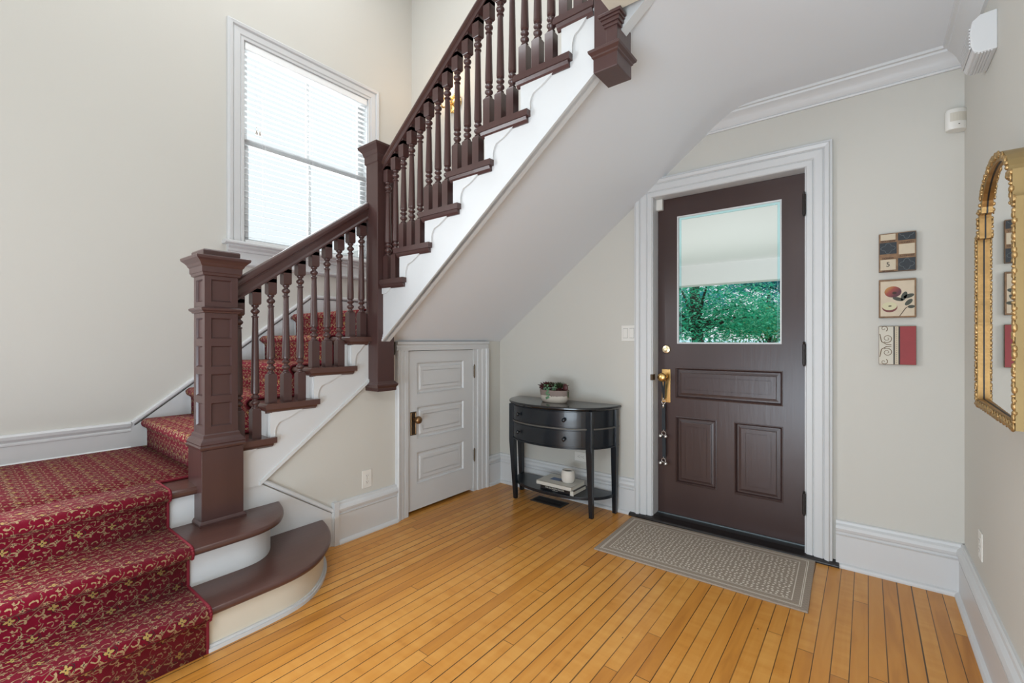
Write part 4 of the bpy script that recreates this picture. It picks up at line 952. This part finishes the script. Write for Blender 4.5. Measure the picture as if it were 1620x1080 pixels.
# floor vent
vt = E_('floor_vent', (-1.935, 2.94, 0), 'small dark metal floor register under the console table', 'floor vent')
bm = nb(); x0, x1, y0, y1 = -2.075, -1.795, 2.872, 3.000
SW(bm, [(x0, y0, 0), (x1, y0, 0), (x1, y1, 0), (x0, y1, 0)], [(0, 0), (0, 0.003), (-0.016, 0.005), (-0.020, 0.002), (-0.020, 0)], (0, 0, 1), True); O('frame', bm, mat('vent_frame_grey', (0.075, 0.065, 0.055), 0.5, 0.4), vt)
sbox('damper', 'blk', x0+0.018, x1-0.018, y0+0.018, y1-0.018, 0.0003, 0.0010, parent=vt)
bm = nb()
for k in range(22):
    xx = x0+0.024+k*0.0107; B(bm, xx, xx+0.004, y0+0.018, y1-0.018, 0.001, 0.0035)
B(bm, x0+0.018, x1-0.018, (y0+y1)/2-0.003, (y0+y1)/2+0.003, 0.001, 0.004); O('grille', bm, 'iron', vt)

# rug
hw, hh = 0.537, 0.302
rg = sbox('door_mat', rug_mat(hw, hh), -hw, hw, -hh, hh, 0.0, 0.009, bevel=0.003); rg.location = (-0.757, 2.748, 0.0); rg.rotation_euler = (0, 0, math.radians(-0.2))
rg.rotation_euler = (0, 0, math.radians(1.6))
tag(rg, 'taupe rectangular rug with small cream dots lying before the front door', 'rug')

# ------------------------------------------------------------------ outlets and switches
def outlet(c, right, nrm, label, horiz=False):
    """duplex receptacle plate"""
    r = Vector(right); n = Vector(nrm); up = Vector((0, 0, 1))
    if horiz: a, b = up, r
    else: a, b = r, up
    c = Vector(c); o = E_('electrical_outlet', c, label, 'outlet')
    def bx(bm, ca, cb, ha, hb, d0, d1):
        vs = []
        for d in (d0, d1):
            for sa, sb_ in ((-1, -1), (1, -1), (1, 1), (-1, 1)): vs.append(bm.verts.new(c + a*(ca+sa*ha) + b*(cb+sb_*hb) + n*d))
        for f in ((0, 3, 2, 1), (4, 5, 6, 7), (0, 1, 5, 4), (1, 2, 6, 5), (2, 3, 7, 6), (3, 0, 4, 7)): bm.faces.new([vs[i] for i in f])
    bm = nb(); bx(bm, 0, 0, 0.035, 0.0575, 0, 0.005); O('cover_plate', bm, 'plastic', o, bevel=0.002)
    for s_ in (-1, 1):
        bm = nb(); bx(bm, 0, s_*0.0195, 0.0165, 0.0150, 0.005, 0.0065); rc = O('receptacle', bm, 'plastic', o, bevel=0.0015)
        bm = nb(); bx(bm, -0.006, s_*0.0195+0.003, 0.0012, 0.0042, 0.0063, 0.0068); bx(bm, 0.006, s_*0.0195+0.003, 0.0012, 0.0035, 0.0063, 0.0068); bx(bm, 0, s_*0.0195-0.007, 0.0022, 0.0022, 0.0063, 0.0068); O('slots', bm, 'slot', rc)
    bm = nb(); bx(bm, 0, 0, 0.002, 0.002, 0.005, 0.0060); O('screw', bm, 'chrome', o)
outlet((XC, 1.740, 0.347), (0, 1, 0), (1, 0, 0), 'white outlet on the wall between the steps and the small white closet door')
outlet((-1.748, YW, 0.345), (1, 0, 0), (0, -1, 0), 'white horizontal outlet on the wall behind the console table', True)
outlet((XR, 2.690, 0.395), (0, 1, 0), (-1, 0, 0), 'white outlet low on the right wall near the corner by the baseboard')
sw_ = E_('light_switch', (-1.358, YW, 1.30), 'white double rocker light switch left of the front door', 'light switch')
sbox('cover_plate', 'plastic', -1.414, -1.302, YW-0.005, YW, 1.243, 1.358, parent=sw_, bevel=0.002)
for cx_ in (-1.382, -1.334):
    sbox('rocker', 'plastic', cx_-0.0165, cx_+0.0165, YW-0.008, YW-0.004, 1.268, 1.335, parent=sw_, bevel=0.0012)
    sbox('rocker_gap', 'edge', cx_-0.0175, cx_+0.0175, YW-0.0054, YW-0.004, 1.2665, 1.3365, parent=sw_)

# motion sensor in the corner
ms = E_('motion_sensor', (0.342, 3.062, 2.318), 'off-white motion sensor mounted in the wall corner beneath the crown moulding', 'motion sensor')
bm = nb(); LA(bm, [(0.046, -0.050), (0.050, -0.044), (0.050, 0.040), (0.046, 0.048)], (0, 0, 0), 20, 0.92, 0.62)
mo = O('housing', bm, 'plastic', ms, smooth=True, auto=40); mo.matrix_parent_inverse = Matrix(); mo.rotation_euler = (0, 0, math.radians(32)); mo.location = (0, 0, 0)
bm = nb()
LA(bm, [(0.0515, -0.014), (0.0515, 0.028)], (0, 0, 0), 24, 0.92, 0.62)
bmesh.ops.delete(bm, geom=[v for v in bm.verts if v.co.y > -0.010], context='VERTS')
o = O('lens', bm, mat('sensor_lens', (0.62, 0.58, 0.50), 0.3), ms); o.matrix_parent_inverse = Matrix(); o.rotation_euler = mo.rotation_euler
bm = nb(); BL(bm, (-0.012, -0.0305, -0.030), 0.0035, 0.002, 0.0022, 8, 5); o = O('indicator', bm, 'slot', ms); o.matrix_parent_inverse = Matrix(); o.rotation_euler = mo.rotation_euler

# door chime on right wall
ch = E_('door_chime', (XR, 2.49, 2.40), 'white ribbed door chime box high on the right wall beside the crown moulding', 'door chime')
bm = nb()
PR(bm, [(XR, 2.318), (XR-0.045, 2.318), (XR-0.062, 2.326), (XR-0.070, 2.350), (XR-0.072, 2.400), (XR-0.066, 2.440), (XR-0.045, 2.458), (XR, 2.462)], 'y', 2.392, 2.580); O('housing', bm, 'white', ch, bevel=0.003)
bm = nb()
for k in range(6):
    x_ = XR-0.014-k*0.0085; B(bm, x_-0.0022, x_+0.0022, 2.396, 2.576, 2.3150+(0.006 if k > 4 else 0), 2.320+(0.006 if k > 4 else 0))
for k in range(7): B(bm, XR-0.0745, XR-0.0690, 2.396, 2.576, 2.340+k*0.012, 2.345+k*0.012)
O('ribs', bm, 'white', ch)

# ------------------------------------------------------------------ mirror on the right wall
mi = E_('wall_mirror', (XR, 1.969, 1.02), 'arched gold carved mirror hanging on the right wall', 'mirror')
MY0, MY1, MZ0, MZ1 = 1.672, 2.266, 1.022, 1.612
mc = (MY0+MY1)/2
def mirror_out(d=0.0):
    y0, y1 = MY0+d, MY1-d; pts = [(y0, MZ0+d), (y1, MZ0+d), (y1, MZ1-d*0.6), (y1-0.035, MZ1-d*0.6)]
    pts.append((y1-0.035, 1.690-d*0.6)); a1 = (y1-0.074-mc)
    pts.append((mc+a1, 1.690-d*0.6))
    for k in range(1, 16):
        a = PI*k/16; pts.append((mc+a1*math.cos(a), 1.690-d*0.6+(0.108-d*0.4)*math.sin(a)))
    pts += [(mc-a1, 1.690-d*0.6), (y0+0.035, 1.690-d*0.6), (y0+0.035, MZ1-d*0.6), (y0, MZ1-d*0.6)]
    return pts
XM = XR-0.060
def askew(bm, x0):
    for v in bm.verts:
        if v.co.x > x0: v.co.x += 0.020*(v.co.y-mc)      # glass plane
def ringprism(bm, A, B_, xa, xb):
    n_ = len(A); r = [[bm.verts.new((x, *p)) for p in P] for x, P in ((xa, A), (xb, A), (xb, B_), (xa, B_))]
    for i in range(4):
        for k in range(n_): bm.faces.new([r[i][k], r[i][(k+1) % n_], r[(i+1) % 4][(k+1) % n_], r[(i+1) % 4][k]])
bm = nb(); ringprism(bm, mirror_out(0.0), mirror_out(0.020), XR-0.070, XR-0.004); O('frame', bm, 'goldside', mi)
bm = nb(); ringprism(bm, mirror_out(0.016), mirror_out(0.024), XR-0.069, XM-0.002); askew(bm, XM-0.0025); O('sight_edge', bm, 'gold', mi)
bm = nb(); ringprism(bm, mirror_out(0.019), mirror_out(0.026), XM-0.002, XM); askew(bm, 0); O('rebate', bm, 'blk', mi)
bm = nb(); PR(bm, mirror_out(0.018), 'x', XM, XM+0.004)
askew(bm, 0)
O('mirror_glass', bm, 'mirror', mi)
bm = nb(); PR(bm, mirror_out(0.030), 'x', XM+0.016, XR); O('backing', bm, 'blk', mi)
bm = nb(); A = mirror_out(0.008); per = []
for (p, q) in zip(A, A[1:]+A[:1]):
    L = math.hypot(q[0]-p[0], q[1]-p[1]); n_ = max(1, int(L/0.013))
    for k in range(n_): per.append((p[0]+(q[0]-p[0])*k/n_, p[1]+(q[1]-p[1])*k/n_))
for k, (y, z) in enumerate(per):
    s_ = 0.0085+0.003*math.sin(k*1.7)+random.uniform(-.0015, .0015)
    BL(bm, (XR-0.071, y+random.uniform(-.003, .003), z+random.uniform(-.003, .003)), 0.006, s_, s_*random.uniform(.7, 1.2), 8, 5)
    if k % 3 == 0: TU(bm, [(XR-0.073, y+0.011*math.cos(a)*0.7, z+0.011*math.sin(a)) for a in [j*0.7 for j in range(7)]], 0.0022, 5)
O('carving', bm, 'goldl', mi, smooth=True)
mi.rotation_euler = (0, 0, math.radians(-1.0)); mi.location.x -= 0.0065    # hangs with its near side a little off the wall

# ------------------------------------------------------------------ three art blocks
def quadp(bm, cx, cz, hw_, hh_, y, t=0.0006):
    B(bm, cx-hw_, cx+hw_, y-t, y, cz-hh_, cz+hh_)
def poly(bm, pts, y, t=0.0006): PR(bm, pts, 'y', y-t, y)
AY = YW-0.028
M['parch'] = mat('aged_parchment', (0.58, 0.49, 0.36), 0.6, var=0.10, vscale=40)
M['parchedge'] = mat('burnt_parchment_edge', (0.24, 0.14, 0.075), 0.7, var=0.5, vscale=60)
M['slate'] = mat('slate_print', (0.016, 0.021, 0.027), 0.5, var=0.5, vscale=90)
M['chalk'] = mat('chalk_line', (0.20, 0.23, 0.24), 0.8)
M['ink'] = mat('brown_ink', (0.045, 0.018, 0.010), 0.6)
M['inkk'] = mat('black_ink', (0.012, 0.010, 0.010), 0.6)
M['wood2'] = mat('block_wood', (0.15, 0.09, 0.055), 0.6, var=0.3, vscale=30)
def art(z, label):
    o = E_('art_block', (0.123, YW, z), label, 'wall art'); sbox('block', 'wood2', 0.049, 0.197, AY+0.001, YW, z-0.100, z+0.100, parent=o, bevel=0.002)
    sbox('face', 'parchedge', 0.050, 0.196, AY, AY+0.0012, z-0.099, z+0.099, parent=o); return o
az = 1.708
a1 = art(az, 'topmost small square art block right of the door, checkered slate and parchment')
bm = nb(); cells = [(0.086, az+0.078, 0.033, 0.018), (0.159, az+0.018, 0.033, 0.036), (0.086, az-0.072, 0.033, 0.024)]
cells = [(0.0865, az+0.080, 0.030, 0.015), (0.1605, az+0.012, 0.031, 0.026), (0.0865, az-0.064, 0.031, 0.027)]
for c in cells: quadp(bm, *c, AY)
O('parchment', bm, 'parch', a1)
bm = nb()
for c in ((0.1605, az+0.077, 0.034, 0.019), (0.0865, az+0.022, 0.0345, 0.030), (0.1605, az-0.066, 0.034, 0.032)): quadp(bm, *c, AY)
O('slate', bm, 'slate', a1)
bm = nb()
def quat(bm, cx, cz, r, a0=0, a1_=2*PI, sz=1.0):
    pts = []
    for k in range(49):
        a = a0+(a1_-a0)*k/48; rr = r*(0.62+0.38*abs(math.cos(2*a))**1.3); pts.append((cx+rr*math.cos(a), AY-0.0008, cz+sz*rr*math.sin(a)))
    TU(bm, pts, 0.0007, 4)
quat(bm, 0.0865, az+0.022, 0.029, sz=0.9); quat(bm, 0.1605, az-0.066, 0.029); quat(bm, 0.1605, az+0.092, 0.027, PI, 2*PI)
O('chalk_quatrefoils', bm, 'chalk', a1)
R3 = (1, 0, 0)
for s_, c_, u_ in (('AMBITION', (0.0865, az+0.0595), -1), ('HONESTY', (0.1605, az+0.046), 1), ('HONESTY', (0.1605, az-0.022), -1), ('HONOR', (0.0865, az-0.030), 1), ('HONOR', (0.0865, az-0.096), -1)):
    TXT(s_, 0.0125, 'ink', 'lettering', a1, (c_[0], AY-0.0010, c_[1]), (u_, 0, 0), (0, 0, u_))
TXT('5', 0.034, 'inkk', 'numeral', a1, (0.0865, AY-0.0010, az-0.063), (1, 0, 0), (0, 0, 1))
az = 1.467
a2 = art(az, 'middle small art block right of the door, painted with apples and leaves')
def paper_mat():
    m = mat('apple_parchment', (0.60, 0.50, 0.37), 0.6, var=0.15, vscale=25); return m
sbox('paper', paper_mat(), 0.056, 0.190, AY-0.0006, AY, az-0.092, az+0.090, parent=a2)
def ell(cx, cz, rx, rz, n=28, rot=0.0, a0=0, a1_=2*PI):
    return [(cx+rx*math.cos(a)*math.cos(rot)-rz*math.sin(a)*math.sin(rot), cz+rx*math.cos(a)*math.sin(rot)+rz*math.sin(a)*math.cos(rot)) for a in [a0+(a1_-a0)*k/n for k in range(n)]]
def apple_mat():
    m = bpy.data.materials.new('painted_apple_skin'); m.use_nodes = True; nt = m.node_tree; b = nt.nodes['Principled BSDF']
    tc = nt.nodes.new('ShaderNodeTexCoord'); sp = nt.nodes.new('ShaderNodeSeparateXYZ'); nt.links.new(tc.outputs['Object'], sp.inputs[0])
    t = (Nd(nt, sp.outputs[0]) - 0.072)*9.0 - (Nd(nt, sp.outputs[2]) - (az+0.030))*9.0 + 0.25
    cr = nt.nodes.new('ShaderNodeValToRGB'); e = cr.color_ramp.elements; e[0].position = 0.05; e[0].color = (0.50, 0.26, 0.05, 1); e[1].position = 0.75; e[1].color = (0.09, 0.02, 0.03, 1); k = e.new(0.4); k.color = (0.30, 0.05, 0.03, 1)
    nt.links.new(t.s, cr.inputs[0]); nt.links.new(cr.outputs[0], b.inputs['Base Color']); b.inputs['Roughness'].default_value = 0.5; return m
bm = nb(); poly(bm, ell(0.106, az+0.034, 0.034, 0.029), AY-0.0006); O('painted_apple', bm, apple_mat(), a2)
bm = nb(); poly(bm, ell(0.112, az+0.028, 0.009, 0.007), AY-0.0012); O('apple_dimple', bm, 'ink', a2)
bm = nb(); poly(bm, ell(0.093, az-0.045, 0.031, 0.026), AY-0.0006); O('half_apple_skin', bm, mat('red_apple_skin', (0.16, 0.03, 0.025), 0.5), a2)
bm = nb(); poly(bm, ell(0.092, az-0.039, 0.030, 0.021), AY-0.0011); O('half_apple_flesh', bm, mat('apple_flesh', (0.60, 0.56, 0.36), 0.6), a2)
bm = nb(); poly(bm, ell(0.094, az-0.039, 0.007, 0.003), AY-0.0016); poly(bm, [(0.1305, az-0.093), (0.134, az-0.093), (0.158, az-0.052), (0.178, az-0.036), (0.156, az-0.049)], AY-0.0010); O('twig', bm, 'ink', a2)
bm = nb()
for cx_, cz_, rx, rz, ro in ((0.126, az-0.004, 0.022, 0.009, -0.35), (0.150, az+0.010, 0.024, 0.011, 1.25), (0.168, az+0.010, 0.022, 0.010, 0.35), (0.168, az-0.022, 0.020, 0.010, 0.85), (0.178, az-0.045, 0.014, 0.008, 0.05)): poly(bm, ell(cx_, cz_, rx, rz, rot=ro), AY-0.0007)
O('painted_leaves', bm, mat('olive_leaf_paint', (0.055, 0.060, 0.045), 0.6, var=0.4, vscale=60), a2)
az = 1.223
a3 = art(az, 'lowest small art block right of the door, cream scrolls beside red panel')
sbox('scroll_panel', mat('cream_scroll_ground', (0.60, 0.56, 0.47), 0.6), 0.050, 0.108, AY-0.0006, AY, az-0.098, az+0.098, parent=a3)
sbox('dark_band', 'inkk', 0.108, 0.134, AY-0.0006, AY, az-0.098, az+0.098, parent=a3); sbox('ticket_strip', 'parch', 0.1135, 0.128, AY-0.0010, AY-0.0006, az-0.098, az+0.098, parent=a3)
bm = nb(); B(bm, 0.134, 0.196, AY-0.0006, AY, az-0.098, az+0.098); O('red_panel', bm, mat('red_panel_paint', (0.26, 0.020, 0.022), 0.5, var=0.35, vscale=9), a3)
bm = nb()
def spiral(cx, cz, r, a0, turns, sgn=1, w=0.0016):
    pts = []
    for k in range(40):
        t = k/39; a = a0+sgn*turns*2*PI*t; rr = r*(1-t*0.85); pts.append((cx+rr*math.cos(a), AY-0.0010, cz+rr*math.sin(a)))
    TU(bm, pts, [w*(1-0.6*k/39) for k in range(40)], 5)
spiral(0.083, az+0.036, 0.022, -2.2, 1.6); spiral(0.083, az-0.036, 0.022, 2.2, 1.6, -1); spiral(0.070, az+0.088, 0.016, -1.0, 1.2); spiral(0.070, az-0.086, 0.016, 1.0, 1.2, -1)
TU(bm, [(0.053, AY-0.001, az+0.060), (0.060, AY-0.001, az+0.020), (0.080, AY-0.001, az+0.006), (0.100, AY-0.001, az+0.004)], 0.0018, 5); TU(bm, [(0.053, AY-0.001, az-0.060), (0.060, AY-0.001, az-0.020), (0.080, AY-0.001, az-0.006), (0.100, AY-0.001, az-0.004)], 0.0018, 5)
O('scrolls', bm, mat('sepia_scroll', (0.14, 0.075, 0.03), 0.6), a3)
bm = nb()
for k in range(18): quadp(bm, 0.1205, az-0.090+k*0.0106, 0.0011, 0.0016, AY-0.0010)
O('strip_marks', bm, 'inkk', a3)

# ------------------------------------------------------------------ wall sconce seen through the upper balusters
sn = E_('wall_sconce', (-3.15, YW, 3.53), 'small brass wall lamp glowing on the stair wall behind the upper balusters', 'wall lamp')
bm = nb(); LA(bm, [(0.085, 0.0), (0.085, -0.010), (0.07, -0.020), (0.045, -0.024), (0.02, -0.04)], (-3.13, YW, 3.53), 24, axis='y')
for k in range(12):
    a = 2*PI*k/12; BL(bm, (-3.13+0.075*math.cos(a), YW-0.014, 3.53+0.075*math.sin(a)), 0.018, 0.012, 0.018, 8, 5)
O('backplate', bm, 'brass', sn, smooth=True, auto=40)
bm = nb(); TU(bm, [(-3.13, YW-0.03, 3.53), (-3.15, YW-0.09, 3.47), (-3.17, YW-0.13, 3.46), (-3.18, YW-0.15, 3.49), (-3.18, YW-0.15, 3.53)], 0.009, 8); O('arm', bm, 'brass', sn, smooth=True)
bm = nb(); LA(bm, [(0.018, -0.03), (0.036, -0.015), (0.040, 0.010), (0.034, 0.020), (0.034, 0.034)], (-3.18, YW-0.15, 3.54), 18); O('cup', bm, 'chrome', sn, smooth=True, auto=40)
bm = nb(); LA(bm, [(0.014, 0), (0.016, 0.02), (0.030, 0.055), (0.028, 0.08), (0.010, 0.10)], (-3.18, YW-0.15, 3.57), 16); O('bulb', bm, 'bulb', sn, smooth=True)
pl_ = bpy.data.lights.new('sconce_glow', 'POINT'); pl_.energy = 3.0; pl_.color = (1, 0.62, 0.32); pl_.shadow_soft_size = 0.04
po = bpy.data.objects.new('sconce_glow', pl_); po.location = (-3.18, YW-0.15, 3.72); COL.objects.link(po)

# ------------------------------------------------------------------ outside: porch and garden
PYH = 7.0
bm = nb(); B(bm, -6.5, 4.5, YW+0.15, PYH, 2.365, 2.45); pc = O('porch_ceiling', bm, 'porch'); pc['kind'] = 'structure'; tag(pc, 'white board ceiling of the front porch beyond the door glass', 'porch')
bm = nb(); B(bm, -6.5, 4.5, PYH, PYH+0.25, 2.075, 2.50); pc = O('porch_beam', bm, 'porch'); pc['kind'] = 'structure'; tag(pc, 'white beam along the outer edge of the porch ceiling', 'porch')
bm = nb(); B(bm, -6.5, 4.5, YW+0.15, PYH+0.2, -0.25, -0.12); pc = O('porch_floor', bm, mat('grey_porch_floor', (0.25, 0.25, 0.25), 0.7)); pc['kind'] = 'structure'; tag(pc, 'grey porch floor', 'porch')
bm = nb(); B(bm, -45, 45, PYH+0.2, 60, -1.3, -1.2); gr = O('lawn', bm, 'grass'); tag(gr, 'green lawn beyond the porch', 'lawn', kind='stuff')
def tree(x, y, h, cr, n, ls, m, label, zc=None, squash=0.8, boughs=14):
    t = E_('tree', (x, y, -1.2), label, 'tree', 'trees beyond the porch'); bm = nb()
    TU(bm, [(x, y, -1.2), (x+0.05, y, 0.6), (x-0.1, y+0.1, h*0.45), (x, y, h*0.8)], [0.22, 0.17, 0.12, 0.04], 9)
    zc = h*0.5 if zc is None else zc
    cs = []
    for k in range(boughs):
        a = 2*PI*k/boughs+random.uniform(-.3, .3); el = random.uniform(-0.55, 0.9); rr = cr*random.uniform(.45, 1.0)
        c = Vector((x+rr*math.cos(a)*math.cos(el), y+rr*math.sin(a)*math.cos(el), zc+rr*squash*math.sin(el))); cs.append(c)
        st_ = Vector((x, y, zc-cr*0.3)); mid = (c+st_)/2+Vector((0, 0, 0.2)); TU(bm, [st_, mid, c], [0.06, 0.035, 0.012], 5)
    O('trunk', bm, 'bark', t, smooth=True)
    vs = []; fs = []
    for k in range(n):
        c = random.choice(cs); r = cr*0.50
        p_ = c+Vector((random.gauss(0, r*.5), random.gauss(0, r*.5), random.gauss(0, r*.20)))
        a = random.uniform(0, 2*PI); tl = random.uniform(-0.7, 0.7); s_ = ls*random.uniform(.6, 1.3)
        d = Vector((math.cos(a)*math.cos(tl), math.sin(a)*math.cos(tl), math.sin(tl)))*s_; e = Vector((-math.sin(a), math.cos(a), random.uniform(-.9, .9))).normalized()*s_*0.42
        i = len(vs); vs += [p_-d, p_-d*0.1-e, p_+d, p_-d*0.1+e]; fs.append((i, i+1, i+2, i+3))
    me = bpy.data.meshes.new('foliage'); me.from_pydata([tuple(v) for v in vs], [], fs); me.materials.append(M[m])
    fo = bpy.data.objects.new('foliage', me); COL.objects.link(fo); fo.parent = t; fo.matrix_parent_inverse = t.matrix_basis.inverted()
tree(-3.4, 12.0, 5.5, 2.2, 16000, 0.055, 'leafA', 'dark green leafy tree filling the left and middle of the door glass', 2.1)
tree(-1.5, 16.5, 6.5, 2.0, 11000, 0.065, 'leafB', 'teal green tree in the right part of the door glass', 3.0)
tree(-3.2, 21.5, 4.5, 2.0, 8000, 0.075, 'leafC', 'yellow green tree low behind the darker trees outside', 1.2)
tree(-8.5, 24.0, 7.5, 3.2, 5000, 0.13, 'leafB', 'distant tree behind the dark green tree outside', 2.6)
tree(-2.0, 29.0, 8.0, 3.4, 5000, 0.13, 'leafB', 'distant blue green tree at the far right of the door glass', 4.0)
